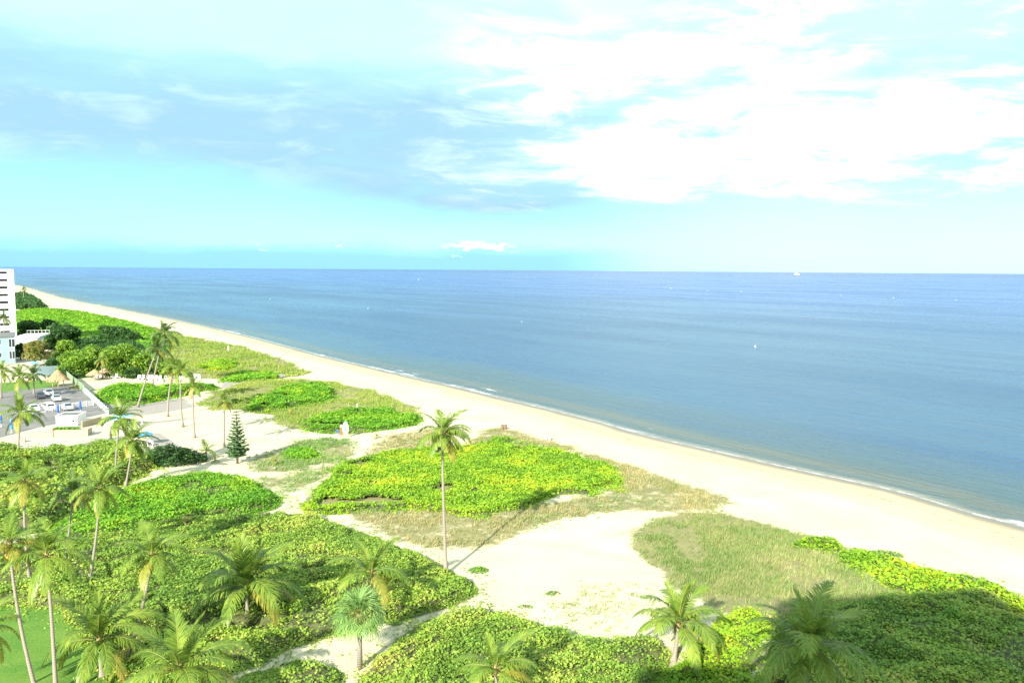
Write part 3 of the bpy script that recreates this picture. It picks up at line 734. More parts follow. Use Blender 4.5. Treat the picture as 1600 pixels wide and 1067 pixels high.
# ------------------------------------------------------------------ coconut palms
def frond_mesh(e0, droop, seed, hang, sweep=0.0):
    rng = np.random.default_rng(seed); n = 14; pts = [np.zeros(3)]; tans = []
    for i in range(n):
        t = (i + .5) / n; a_ = math.radians(e0 - droop * t ** 1.25)
        sw = sweep * t
        d_ = np.array([math.cos(a_) * math.cos(sw), math.cos(a_) * math.sin(sw), math.sin(a_)]); tans.append(d_); pts.append(pts[-1] + d_ / n)
    pts = np.array(pts); tans = np.array(tans + [tans[-1]])
    V_, F_, MI, RN = [], [], [], []
    for i in range(n + 1):
        r = .0105 * (1 - .8 * i / n); t = tans[i]; s_ = np.array([0, 1., 0]); u = np.cross(t, s_)
        V_ += [pts[i] + s_ * r * 1.4, pts[i] + u * r, pts[i] - s_ * r * 1.4, pts[i] - u * r]
    for i in range(n):
        for k in range(4): F_.append((i * 4 + k, i * 4 + (k + 1) % 4, i * 4 + 4 + (k + 1) % 4, i * 4 + 4 + k)); MI.append(1); RN.append(.5)
    NP = 52
    for j in range(NP):
        t = .14 + .86 * (j + .3) / NP; fi = t * n; i = min(int(fi), n - 1); f = fi - i
        p = pts[i] * (1 - f) + pts[i + 1] * f; tn = tans[i] * (1 - f) + tans[i + 1] * f; tn /= np.linalg.norm(tn)
        ln = .27 * (math.sin(math.pi * (.16 + .74 * t)) ** .8); w_ = .0125 * (1 - .45 * t)
        for sd_ in (-1, 1):
            an = math.radians(62 - 34 * t + rng.normal(0, 6)); l_ = ln * rng.uniform(.80, 1.12)
            g = hang * rng.uniform(.6, 1.4)
            upv = np.cross(tn, (0, 1., 0)); upv = upv if upv[2] > 0 else -upv
            d1 = tn * math.cos(an) + np.array([0, sd_, 0]) * math.sin(an) + upv * .18; d1 /= np.linalg.norm(d1)
            d2 = d1 + np.array([0, 0, -1.]) * g; d2 /= np.linalg.norm(d2)
            d3_ = d2 + np.array([0, 0, -1.]) * g * 1.3; d3_ /= np.linalg.norm(d3_)
            q1 = p + d1 * l_ * .33; q2 = q1 + d2 * l_ * .37; q3 = q2 + d3_ * l_ * .30
            wv = np.cross(d2, upv * .7 + np.array([0, 0, .3])); wv /= np.linalg.norm(wv) + 1e-9; wv = wv * w_
            o = len(V_); V_ += [p - wv * .6, p + wv * .6, q1 + wv, q1 - wv, q2 + wv * .8, q2 - wv * .8, q3 + wv * .1, q3 - wv * .1]
            r_ = min(1, max(0, rng.uniform(.0, .9) + .15 * t))
            for q in ((0, 1, 2, 3), (3, 2, 4, 5), (5, 4, 6, 7)): F_.append(tuple(o + z_ for z_ in q)); MI.append(0); RN.append(r_)
    return npmesh('frond', np.array(V_), np.array(F_), [PALMG, RACHIS], np.array(MI), np.array(RN))
CLS = [(84, 30, .10), (70, 62, .22), (56, 84, .35), (40, 92, .50), (24, 92, .70), (6, 84, .85), (-14, 66, .9), (-38, 44, .8), (-60, 24, .6)]
FRONDS = [[frond_mesh(e, dr, 900 + k * 10 + q, hg, (q - 1) * .25) for q in range(3)] for k, (e, dr, hg) in enumerate(CLS)]
def nuts(me_seed):
    rng = np.random.default_rng(me_seed); mb = MB()
    for q in range(11):
        a_ = rng.uniform(0, 6.28); r = rng.uniform(.12, .32); c_ = np.array([math.cos(a_) * r, math.sin(a_) * r, -rng.uniform(.0, .75)])
        mb.tube([c_ + (0, 0, .15), c_ + (0, 0, .10), c_, c_ - (0, 0, .10), c_ - (0, 0, .15)], [.03, .09, .125, .09, .03], 7)
        mb.tube([(0, 0, .25), c_ + (0, 0, .14)], [.015, .012], 4)
    return mb.mesh('coconut_cluster', NUT, True)
NUTS = nuts(3)
PALMGRP = 'coconut palms around the dunes and beach club'
def bez(a, b, c_, t): return a * (1 - t) ** 2 + b * 2 * t * (1 - t) + c_ * t * t
def palm(label, base, crown, hw, nf=17, young=False, coco=False, yel=.18, mt=None, bend=0.0, wind=.25, seed=1, r0=.15, name='coconut_palm', cat='palm', group=PALMGRP, depth=0.0, dry=0):
    rng = random.Random(seed)
    B = G(*base); bz = zg(*B)
    C = GY(crown[0], crown[1], B[1] + depth)
    Lm = hw / FPX * math.hypot(B[1], H * .4) * 1.22
    t_ = T(name, label, cat, (B[0], B[1], bz - .05), 0, group)
    top = np.array([C[0] - B[0], depth, max(.4, C[2] - bz)])
    hgt = top[2]
    mid = top * .5 + np.array([bend * hgt, rng.uniform(-.04, .04) * hgt, 0]); mid[2] = hgt * .5
    pts = [bez(np.zeros(3), mid, top, k / 14) for k in range(15)]
    rad = [r0 * (1 + .9 * math.exp(-k * .9)) * (1 - .35 * k / 14) for k in range(15)]
    if hgt > .6 or not young:
        O('trunk', MB().tube(pts, rad, 9).mesh('trunk', TRUNK, True), t_)
    # leaf bases and fibre sheath
    tp = pts[-1]; mb = MB(); sh = Lm * .1
    mb.tube([tp - (0, 0, sh * .8), tp - (0, 0, sh * .2), tp + (0, 0, sh * .5), tp + (0, 0, sh * 1.3)], [rad[-1] * 1.05, rad[-1] * 1.7, rad[-1] * 1.3, .03], 8)
    O('fibre_sheath', mb.mesh('fibre_sheath', FIBRE, True), t_)
    wa = 0.1
    for k in range(nf):
        q = (k + .5) / nf
        az_ = k * 2.39996 + rng.uniform(-.25, .25)
        ci = q * (5.9 if young else 7.2) + rng.uniform(-.5, .5)
        ci = int(max(0, min(8, round(ci))))
        az2 = az_ + wind * math.sin(wa - az_)
        s_ = Lm * rng.uniform(.86, 1.08) * (1.0 if ci < 6 else .9) * (.8 if ci == 0 else 1)
        o = O('frond', FRONDS[ci][rng.randrange(3)], t_, tuple(tp + np.array([math.cos(az2) * .06, math.sin(az2) * .06, sh * .4 * (1 - q)])), (rng.uniform(-.12, .12), rng.uniform(-.1, .1), az2), (s_, s_ * rng.uniform(.9, 1.1), s_))
        m_ = mt or PALMG
        if q > 1 - yel and rng.random() < .85: m_ = PALMY
        if k >= nf - dry: m_ = PALMDRY
        if m_ is not PALMG:
            o.material_slots[0].link = 'OBJECT'; o.material_slots[0].material = m_
    if coco:
        sc_ = max(.9, Lm * .28)
        for q in range(2 if coco is True else coco):
            a_ = rng.uniform(0, 6.28) if q else -1.2
            O('coconut_cluster', NUTS, t_, tuple(tp + np.array([math.cos(a_) * .28, math.sin(a_) * .28, -.25])), (0, 0, a_), (sc_,) * 3)
    return t_
palm('tall lone coconut palm with straight slim trunk at the sand clearing', (697, 897), (691, 679), 43, 25, wind=.55, bend=-.012, seed=2, coco=1, r0=.17, yel=.08)
palm('young coconut palm with short pale trunk beside the sand clearing', (1052, 1034), (1060, 974), 72, 20, young=True, yel=.22, seed=3, r0=.2, bend=.03)
palm('bushy coconut palm partly in the building shadow, by shaded shrub bed', (1258, 1125), (1264, 1010), 94, 24, seed=4, yel=.08, r0=.18)
palm('low coconut palm growing out of the thicket by the fan palm path', (778, 1115), (774, 1046), 66, 14, young=True, seed=5, yel=.25, r0=.17)
palm('small coconut palm standing right behind the fan palm', (584, 958), (581, 897), 62, 13, young=True, seed=6, yel=.25, r0=.13)
palm('wide young coconut palm in the middle of clipped thicket', (387, 966), (386, 918), 86, 20, young=True, seed=7, yel=.22, r0=.19)
palm('wide low coconut palm at thicket edge near small rounded bed', (283, 1130), (281, 1050), 96, 19, young=True, seed=8, yel=.2, r0=.18)
palm('coconut palm with strongly leaning curved trunk beside the lawn', (193, 1042), (237, 868), 55, 18, seed=9, bend=.06, r0=.15, yel=.14, coco=1)
palm('stout short coconut palm with yellow lower frond on the lawn edge', (160, 1056), (154, 1000), 82, 20, young=True, seed=10, yel=.2, r0=.2)
palm('tall straight coconut palm rising from the lawn', (88, 1092), (73, 868), 62, 17, seed=11, r0=.15, yel=.1, bend=.012)
palm('tall yellowing coconut palm with bent trunk on the lawn', (62, 1098), (15, 850), 50, 15, seed=12, r0=.14, yel=.6, bend=-.05, coco=1)
palm('yellow-crowned coconut palm in the tall shrubbery by clipped thicket', (48, 916), (38, 752), 40, 16, seed=13, yel=.5, bend=-.03, coco=1)
palm('slim coconut palm with grey-green crown between two taller thicket palms', (100, 888), (114, 772), 36, 15, seed=14, mt=PALMD, r0=.12, bend=.03)
palm('tall slender coconut palm leaning seaward from the clipped thicket', (138, 914), (156, 764), 44, 16, seed=15, r0=.14, bend=.02, yel=.25)
palm('coconut palm beside the turquoise canopy, taller of the two', (180, 748), (187, 655), 34, 19, seed=16, r0=.16, bend=-.02)
palm('coconut palm beside the blue parasol, shorter of the two', (196, 760), (207, 690), 36, 20, seed=17, r0=.16, bend=.02, yel=.25)
palm('coconut palm standing alone in front of the parking lot', (27, 718), (32, 646), 34, 18, seed=18, r0=.16, bend=.02)
palm('coconut palm in front of the shade-blue building', (30, 624), (30, 590), 23, 16, seed=19, r0=.18)
palm('dark bushy palm on the hotel lawn beside the thatched hut', (53, 615), (52, 586), 19, 18, seed=20, mt=PALMD, r0=.18)
palm('palm beside the windows of the shade-blue building', (2, 622), (3, 580), 19, 15, seed=21, r0=.18)
palm('dark coconut palm with long slanting trunk across the hedge', (215, 636), (245, 547), 25, 20, seed=22, mt=PALMD, r0=.2, bend=-.05)
palm('tallest dark coconut palm rising behind the hedge by the loungers', (238, 602), (256, 523), 26, 20, seed=23, mt=PALMD, r0=.2, bend=-.03)
palm('coconut palm with orange nuts and bowed trunk on the sandy court', (262, 651), (271, 577), 25, 19, seed=24, coco=3, yel=.25, r0=.19, bend=-.07)
palm('coconut palm with flared dark trunk foot on the sandy court', (286, 667), (283, 580), 23, 18, seed=25, r0=.19, bend=-.05, yel=.2, dry=1)
palm('slim coconut palm with drooping dry fronds on the sandy court', (304, 684), (301, 604), 20, 16, seed=26, coco=2, yel=.3, r0=.18, bend=-.02, dry=2)
palm('coconut palm with yellow nuts right beside the island pine', (350, 698), (350, 628), 20, 14, seed=27, coco=3, yel=.35, r0=.18, dry=1)
palm('trunkless young coconut palm at the foot of the island pine court', (323, 716), (322, 706), 19, 10, young=True, seed=28, yel=.3)
palm('pale coconut palm in front of the far broadleaf trees', (160, 592), (159, 562), 14, 14, seed=29, yel=.4, r0=.18)
palm('dark palm silhouetted against the white hotel tower', (6, 553), (6, 497), 15, 15, seed=30, mt=PALMD, r0=.2)
palm('distant dark palm at the beach edge beyond the hotel tower', (37, 474), (37, 452), 6, 14, seed=31, mt=PALMD, r0=.3)
palm('coconut palm with yellow frond tips reaching over the lawn', (-24, 1105), (-28, 985), 58, 18, seed=32, yel=.5, r0=.15)
for k, (a_, b_, w_, lb) in enumerate([(430, 726, 9, 'yellow palm seedling in the grass near the island pine'), (453, 650, 8, 'yellow palm seedling beside the sandy court grass'),
        (588, 686, 8, 'yellow-green palm seedling where the footpath joins the beach track'), (416, 660, 6, 'tiny pale palm seedling on the sandy court edge'),
        (336, 722, 9, 'orange-yellow palm seedling under the island pine'), (545, 712, 6, 'small yellow palm seedling beside the winding footpath')]):
    palm(lb, (a_, b_), (a_, b_ - 3), w_, 9, young=True, seed=60 + k, yel=.9, name='palm_seedling', cat='palm seedling', group='yellow palm seedlings on the dunes')

# fan palm
def fan_leaf(seed):
    rng = np.random.default_rng(seed); V_, F_, RN, MI = [], [], [], []
    mb = MB().tube([(0, 0, 0), (.28, 0, .03), (.52, 0, .02)], [.014, .011, .008], 4)
    V_ += [np.array(v) for v in mb.v]
    for f in mb.f:
        if len(f) == 4: F_.append(f); MI.append(1); RN.append(.5)
    for k in range(26):
        a_ = math.radians(-105 + 210 * k / 25 + rng.normal(0, 2)); l_ = rng.uniform(.40, .66) * (1 - .25 * abs(a_) / 1.9)
        d_ = np.array([math.cos(a_), math.sin(a_), 0]); s_ = np.array([-math.sin(a_), math.cos(a_), 0]) * .017
        p0 = np.array([.5, 0, .02]); p1 = p0 + d_ * l_ * .45 + (0, 0, .02); p2 = p1 + d_ * l_ * .35 - np.array([0, 0, .06]); p3 = p2 + d_ * l_ * .15 - np.array([0, 0, .10 * rng.uniform(.7, 1.3)])
        o = len(V_); V_ += [p0 - s_ * .2, p0 + s_ * .2, p1 + s_, p1 - s_, p2 + s_ * .7, p2 - s_ * .7, p3 + s_ * .1, p3 - s_ * .1]; r_ = rng.uniform(0, 1)
        for q in ((0, 1, 2, 3), (3, 2, 4, 5), (5, 4, 6, 7)): F_.append(tuple(o + z_ for z_ in q)); MI.append(0); RN.append(r_)
    return npmesh('fan_leaf', np.array(V_), np.array(F_), [FANG, RACHIS], np.array(MI), np.array(RN))
FL = [fan_leaf(s) for s in (1, 2, 3)]
B = G(562, 1044); C = GY(562, 960, B[1]); t_ = T('fan_palm', 'fan palm with round grey-green crown beside the sandy footpath', 'palm', (B[0], B[1], zg(*B) - .05))
hh = C[2] - zg(*B)
O('trunk', MB().tube([(0, 0, 0), (.03, 0, hh * .5), (0, 0, hh)], [.24, .2, .2], 10).mesh('trunk', TRUNK, True), t_)
rng_ = random.Random(4); Lf = 44 / FPX * B[1] * 1.12
for k in range(44):
    q = (k + .5) / 44; e_ = math.radians(80 - 128 * q + rng_.uniform(-8, 8)); s_ = Lf * rng_.uniform(.88, 1.05)
    O('fan_leaf', FL[k % 3], t_, (0, 0, hh), (0, -e_, k * 2.39996), (s_, s_, s_))
O('fibre_sheath', MB().tube([(0, 0, hh - .5), (0, 0, hh - .1), (0, 0, hh + .3)], [.21, .32, .1], 9).mesh('fibre_sheath', FIBRE, True), t_)

# island pine: whorls of branches
B = G(371, 724); top = GY(370, 636, B[1]); hh = top[2] - zg(*B)
t_ = T('island_pine', 'conical tiered island pine on the sandy court edge', 'pine tree', (B[0], B[1], zg(*B) - .05))
O('trunk', MB().tube([(0, 0, 0), (.05, 0, hh * .5), (0, 0, hh)], [.2, .12, .03], 8).mesh('trunk', BARK, True), t_)
def pine_branch(seed):
    rng = np.random.default_rng(seed); N = 150; tt = rng.uniform(.10, 1, N); pos = np.stack([tt, rng.normal(0, .11, N) * (1.15 - tt * .75), .16 * tt ** 2 + rng.uniform(-.03, .03, N)], 1)
    LV, LF = leaves(N, pos, .10, rng, .4, 1.8); return npmesh('branch', LV, LF, PINE, None, rng.uniform(0, 1, N))
PB = [pine_branch(s) for s in range(3)]
nt_ = 15
for k in range(nt_):
    z_ = hh * (.13 + .84 * k / nt_); L_ = hh * .22 * (1 - .86 * k / nt_) ** .85 * (.8 if k == 0 else 1)
    for q in range(6):
        O('branch', PB[q % 3], t_, (0, 0, z_), (0, rng_.uniform(-.12, .06), q * 1.047 + k * .5 + rng_.uniform(-.1, .1)), (L_ * rng_.uniform(.85, 1.08), L_, L_))

# ------------------------------------------------------------------ broadleaf trees
def tree(label, base, cpx, hw, hh_, m, seed, n=3600, size=.5, shear=0.0, low=.15, name='broadleaf_tree', group='broadleaf trees around the hotel'):
    """cpx: pixel of the crown's middle; hw, hh_: half width and half height in the same scale"""
    rng = np.random.default_rng(seed); B = G(*base); bz = zg(*B); C = GY(cpx[0], cpx[1], B[1]); k = B[1] / FPX
    rx, rz_ = hw * k, hh_ * k; ry = rx * .85; cx, cz = C[0] - B[0], C[2] - bz
    t_ = T(name, label, 'tree', (B[0], B[1], bz - .1), 0, group)
    nb = 16; blobs = []
    for q in range(nb):
        d_ = rng.normal(size=3); d_ /= np.linalg.norm(d_); d_[2] = abs(d_[2]) * 1.1 - .35
        r = rng.uniform(.45, .72); blobs.append((d_ * r, rng.uniform(.30, .46)))
    for q in range(7):
        b2_ = q * .9 + rng.uniform(-.3, .3); blobs.append((np.array([math.cos(b2_) * .62, math.sin(b2_) * .62, -.72]), .38))
    blobs.append((np.zeros(3), .6))
    P_ = []
    for c_, r in blobs:
        m_ = int(n / nb); v = rng.normal(size=(m_, 3)); v /= np.linalg.norm(v, axis=1)[:, None]
        v *= (r * rng.uniform(.72, 1.06, m_))[:, None]; P_.append(v + c_)
    P_ = np.vstack(P_); P_ = P_[P_[:, 2] > -1.15]
    x_ = P_[:, 0] * rx + cx; z_ = P_[:, 2] * rz_ + cz
    if shear: z_ = z_ - shear * rz_ * (P_[:, 0] + .2)
    ok = z_ > low
    pos = np.stack([x_, P_[:, 1] * ry, z_], 1)[ok]
    LV, LF = leaves(len(pos), pos, size, rng, .45)
    O('crown', npmesh('crown', LV, LF, m, None, np.clip(rng.uniform(0, 1, len(pos)), 0, 1)), t_)
    mb = MB(); r0 = max(.15, rx * .06)
    mb.tube([(0, 0, 0), (cx * .4, 0, cz * .5), (cx, 0, cz)], [r0 * 1.3, r0, r0 * .6], 7)
    for q in range(6):
        e_ = blobs[q][0] * np.array([rx, ry, rz_]) + np.array([cx, 0, cz])
        mb.tube([(cx * .4, 0, cz * .45), (cx * .4 + (e_[0] - cx * .4) * .6, e_[1] * .6, cz * .45 + (e_[2] - cz * .45) * .5), e_], [r0 * .7, r0 * .45, r0 * .15], 5)
    O('trunk', mb.mesh('trunk', BARK, True), t_)
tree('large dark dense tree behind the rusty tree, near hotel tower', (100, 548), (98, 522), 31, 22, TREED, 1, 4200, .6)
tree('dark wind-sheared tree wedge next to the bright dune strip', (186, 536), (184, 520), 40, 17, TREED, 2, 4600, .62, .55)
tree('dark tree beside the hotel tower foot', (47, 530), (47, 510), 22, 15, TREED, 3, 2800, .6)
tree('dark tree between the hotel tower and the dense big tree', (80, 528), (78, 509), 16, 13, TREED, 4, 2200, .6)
tree('rust and yellow leaved tree over the hotel terrace', (54, 572), (57, 543), 22, 17, TREEA, 5, 3200, .42)
tree('light green domed tree just behind the rusty tree', (100, 566), (100, 543), 20, 15, TREEG, 6, 2600, .45)
tree('broad bright tree with dark underside above the thatched hut', (122, 586), (122, 562), 34, 20, TREEG, 7, 4400, .42)
tree('tall bright green tree behind the thatch parasols', (190, 587), (190, 557), 33, 28, TREEG, 8, 5200, .42)
tree('green tree between the thatch parasols and the broad bright tree', (148, 580), (146, 556), 22, 20, TREEG, 9, 2800, .42)
tree('rounded green tree behind the tallest dark palm', (230, 588), (230, 563), 22, 22, TREEG, 10, 3000, .42)
tree('low yellow-green tree behind the bowed trunk palm', (256, 588), (256, 573), 18, 14, TREEG, 11, 2200, .40)
tree('dark shrubby tree against the shade-blue building corner', (32, 562), (32, 545), 9, 12, TREED, 12, 1200, .45)
tree('dark green understory tree behind the shade-blue garden wall', (82, 578), (84, 567), 14, 11, TREED, 14, 1600, .42)
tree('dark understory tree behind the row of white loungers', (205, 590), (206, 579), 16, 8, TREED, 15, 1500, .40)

# ------------------------------------------------------------------ hotel tower
def wall_thing(name, label, cat, x, y, rz=0): return T(name, label, cat, (x, y, 0), rz)
E_ = GY(25, 500, 305.); tz = GY(12, 421, 305.)[2]
t_ = wall_thing('hotel_tower', 'white high-rise hotel tower with stacked balcony slots', 'building', E_[0], 305., .57)
W_, st_ = 34.0, 2.86; nst = int(tz // st_)
O('wall', MB().box(-W_, -1.2, .9, 18, -1, tz - .8).mesh('wall', WHITE), t_)
O('end_wall', MB().box(-1.2, 0, 0, 18.4, -1, tz).mesh('end_wall', WHITE), t_)
O('roof_parapet', MB().box(-W_ - .1, -1.2, -.05, 18.2, tz - .8, tz - .02).mesh('roof_parapet', WHITE), t_)
PAR = MB().box(-W_, -1.2, -.04, .2, 0, st_ * .66).mesh('balcony_parapet', WHITE)
SLAB = MB().box(-W_, -1.2, .2, .9, 0, .22).mesh('balcony_slab', WHITE)
PIER = MB().box(-2.1, -1.2, .05, .9, 0, st_ * .34).mesh('pier', WHITE)
PIER2 = MB().box(-9.5, -5.4, .05, .9, 0, st_ * .34).mesh('pier', WHITE)
GLZ = MB().box(-5.2, -2.3, .84, .88, .22, st_ * .34 + 1.2).mesh('window', GLASSD)
for k in range(1, nst):
    z_ = tz - .8 - k * st_
    O('balcony_parapet', PAR, t_, (0, 0, z_ - .0)); O('balcony_slab', SLAB, t_, (0, 0, z_))
    O('pier', PIER, t_, (0, 0, z_ + st_ * .66)); O('pier', PIER2, t_, (0, 0, z_ + st_ * .66)); O('window', GLZ, t_, (0, 0, z_ + st_ * .3))

# low building, its shade put into the wall colour
E_ = GY(24, 560, 250.); tz = GY(12, 524, 250.)[2]
t_ = wall_thing('annex_building', 'two-storey building with shade-blue walls and dark windows below the tower', 'building', E_[0], 250., .56)
O('wall', MB().box(-30, 0, 0, 16, -1, tz - .5).mesh('wall', PALEB), t_)
O('roof', MB().box(-30.2, .25, -.25, 16.2, tz - .5, tz).mesh('roof', ROOFG), t_)
k_ = 250. / FPX
for (a_, b_, c_, d_) in [(-.5, 4, 529, 537), (-.5, 5, 550, 557), (16, 22, 529.5, 542), (17, 22.5, 548.6, 560)]:
    p0 = GY(a_, d_, 250.); p1 = GY(b_, c_, 250.)
    x0, x1 = p0[0] - E_[0], p1[0] - E_[0]
    wn = O('window', MB().box(x0, x1, -.03, .05, p0[2], p1[2]).mesh('window', GLASSD), t_)
    O('frame', MB().box(x0 - .12, x1 + .12, -.07, .04, p1[2], p1[2] + .14).box(x0 - .12, x1 + .12, -.09, .04, p0[2] - .14, p0[2]).box((x0 + x1) / 2 - .05, (x0 + x1) / 2 + .05, -.06, .04, p0[2], p1[2]).mesh('frame', WHITE), wn)
# terrace pavilion
E0 = GY(24, 530, 268.); E1 = GY(57, 530, 268.); tz = GY(40, 526, 268.)[2]
t_ = wall_thing('terrace_pavilion', 'low white flat-roofed pavilion behind the rusty tree', 'building', E0[0], 268., .3)
L_ = E1[0] - E0[0]
O('wall', MB().box(0, L_ - .8, 0.6, 9, -1, tz - .5).mesh('wall', WHITE), t_)
O('roof', MB().box(-.2, L_, 0, 14, tz - .5, tz).mesh('roof', WHITE), t_)
for q in range(7): O('rail_post', MB().box(0, .07, 13.8, 13.87, tz, tz + 1).mesh('rail_post', WHITE), t_, (q * (L_ - .2) / 6, 0, 0))
O('handrail', MB().box(-.1, L_, 13.78, 13.9, tz + 1, tz + 1.07).mesh('handrail', WHITE), t_)

# ------------------------------------------------------------------ walls and fences round the parking lot
def run(name, label, cat, a, b, h, seg, mpanel, mpost, thick=.06, z0=.05, part='panel'):
    A, Bp = G(*a), G(*b); v = Bp - A; L = np.linalg.norm(v); n = max(1, int(round(L / seg))); s_ = L / n
    t_ = T(name, label, cat, (A[0], A[1], 0), math.atan2(v[1], v[0]))
    pm = MB().box(.06, s_ - .06, -thick / 2, thick / 2, z0, h).mesh(part, mpanel); qm = MB().box(-.06, .06, -.07, .07, -.1, h + .12).mesh('post', mpost)
    for k in range(n): O(part, pm, t_, (k * s_, 0, 0))
    for k in range(n + 1): O('post', qm, t_, (k * s_, 0, 0))
    return t_
run('screen_fence', 'green fabric screen fence beside the thatched hut', 'fence', (104, 590), (131, 613), 1.9, 3.0, GREENF, GREYM)
run('screen_fence', 'white panel fence with shade-blue tint slanting down beside the hedge', 'fence', (131, 613), (169, 648), 1.4, 2.2, FENCEB, WHITE)
run('garden_wall', 'blue-grey garden wall behind the thatched hut', 'wall', (54, 588), (91, 585), 2.6, 6.0, PALEB, PALEB, .3)
# white pool railing: posts, rails, balusters
A, Bp = G(36, 650), G(146, 634); v = Bp - A; L = np.linalg.norm(v); t_ = T('pool_railing', 'thin white pool railing along the parked cars', 'fence', (A[0], A[1], 0), math.atan2(v[1], v[0]))
pm = MB().box(-.04, .04, -.04, .04, 0, 1.35).mesh('post', WHITE); rm = MB().box(0, L, -.02, .02, 0, .06).mesh('rail', WHITE); bm_ = MB().box(-.012, .012, -.012, .012, .15, 1.25).mesh('baluster', WHITE)
for k in range(11): O('post', pm, t_, (k * L / 10, 0, 0))
for z_ in (.15, 1.25): O('rail', rm, t_, (0, 0, z_))
for k in range(1, 100):
    if k % 10: O('baluster', bm_, t_, (k * L / 100, 0, 0))
# cream planter, pump house, walls
def box_thing(name, label, cat, px, py, wx, dy_, h, m, rz=0): 
    p = G(px, py); t_ = T(name, label, cat, (p[0], p[1], 0), rz)
    O('wall', MB().box(0, wx, 0, dy_, -.1, h).mesh('wall', m), t_); return t_
k1 = 158. / FPX
p = G(88, 666); t_ = T('pump_house', 'small white pump house with flat grey roof by the planter', 'shed', (p[0], p[1], 0), .12)
O('wall', MB().box(0, 30 * k1, 0, 4.2, 0, 1.9).mesh('wall', WHITE), t_)
O('roof', MB().box(.15, 30 * k1 - .15, .15, 4.05, 1.9, 2.02).mesh('roof', ROOFG), t_)
O('coping', MB().box(-.1, 30 * k1 + .1, -.1, .15, 1.9, 2.1).box(-.1, .15, .15, 4.3, 1.9, 2.1).box(30 * k1 - .15, 30 * k1 + .1, .15, 4.3, 1.9, 2.1).box(.15, 30 * k1 - .15, 4.05, 4.3, 1.9, 2.1).mesh('coping', WHITE), t_)
O('vent', MB().tube([(3.2, -.12, 1.0), (3.2, .02, 1.0)], [.22, .22], 10).mesh('vent', TYRE), t_)
p = G(78, 683); t_ = T('planter', 'cream walled planter box in front of pump house', 'planter', (p[0], p[1], 0), .16)
O('front_wall', MB().box(0, 50 * k1, 0, .3, 0, 1.25).mesh('front_wall', CREAM), t_)
O('side_wall', MB().box(0, .3, .3, 2.2, 0, 1.25).mesh('side_wall', CREAM), t_); O('side_wall', MB().box(50 * k1 - .3, 50 * k1, .3, 2.2, 0, 1.25).mesh('side_wall', CREAM), t_)
O('pillar', MB().box(-.25, .55, -.2, .45, 0, 1.55).mesh('pillar', CREAM), t_)
O('soil', MB().box(.3, 50 * k1 - .3, .3, 2.2, 0, .9).mesh('soil', MOUND), t_)
rr_ = np.random.default_rng(5); N = 900; LV, LF = leaves(N, np.stack([rr_.uniform(.4, 36 * k1, N), rr_.uniform(.4, 2.1, N), .9 + rr_.uniform(0, .7, N)], 1), .22, rr_)
hd = tag(O('planter_hedge', npmesh('planter_hedge', LV, LF, GRAPEB, None, rr_.uniform(0, 1, N)), None, (p[0], p[1], 0), (0, 0, .16)), 'low bright hedge growing in the cream planter', 'hedge')
p = G(38, 684); box_thing('garden_wall', 'low cream wall left of the planter box', 'wall', 36, 684, 36 * k1, .3, 1.0, CREAM, .14)
run('garden_wall', 'long low cream wall between pool deck and the shaded lot', 'wall', (128, 668), (158, 660), 1.2, 8, CREAM, CREAM, .3)
box_thing('garden_wall', 'low cream wall running along the lot in front of lone palm', 'wall', -10, 692, 40 * k1, .3, .8, CREAM, .12)

# closed patio umbrellas
def closed_umbrella(label, px, py, m, group=None):
    p = G(px, py); t_ = T('closed_umbrella', label, 'umbrella', (p[0], p[1], 0), 0, group)
    O('pole', MB().tube([(0, 0, 0), (0, 0, 2.7)], [.04, .04], 8).mesh('pole', WHITE), t_)
    O('canopy', MB().tube([(0, 0, .75), (0, 0, 1.0), (0, 0, 1.8), (0, 0, 2.5), (0, 0, 2.65)], [.22, .26, .2, .12, .03], 8).mesh('canopy', m), t_)
    O('base', MB().tube([(0, 0, 0), (0, 0, .1)], [.3, .28], 12).mesh('base', CONC), t_)
closed_umbrella('navy closed umbrella behind the pump house roof', 91, 650, BLUEF)
closed_umbrella('navy closed umbrella near the slanting panel fence', 126, 645, BLUEF)
closed_umbrella('light azure closed umbrella in front of the parked cars', 18, 676, AZURE)
closed_umbrella('navy closed umbrella beside the azure closed umbrella', 2, 667, BLUEF)
def parasol(label, px, py, m, r=1.5, h=2.3):
    p = G(px, py); t_ = T('parasol', label, 'umbrella', (p[0], p[1], 0))
    O('pole', MB().tube([(0, 0, 0), (0, 0, h + .5)], [.035, .03], 8).mesh('pole', WHITE), t_)
    n = 8; v = [(0, 0, h + .5)] + [(r * math.cos(k * 2 * math.pi / n), r * math.sin(k * 2 * math.pi / n), h - .1) for k in range(n)]
    v += [(q[0] * .98, q[1] * .98, q[2] - .15) for q in v[1:9]]
    mb = MB(); mb.add(v, [(0, 1 + k, 1 + (k + 1) % n) for k in range(n)] + [(1 + k, 9 + k, 9 + (k + 1) % n, 1 + (k + 1) % n) for k in range(n)])
    O('canopy', mb.mesh('canopy', m), t_)
    O('base', MB().tube([(0, 0, 0), (0, 0, .12)], [.32, .3], 12).mesh('base', CONC), t_)
parasol('open bright blue parasol over white tables by the sandy court', 228, 695, AZURE, 1.25, 2.0)
parasol('open sea-green parasol on the hotel terrace', 53, 575, TURQ, 1.5, 1.6)
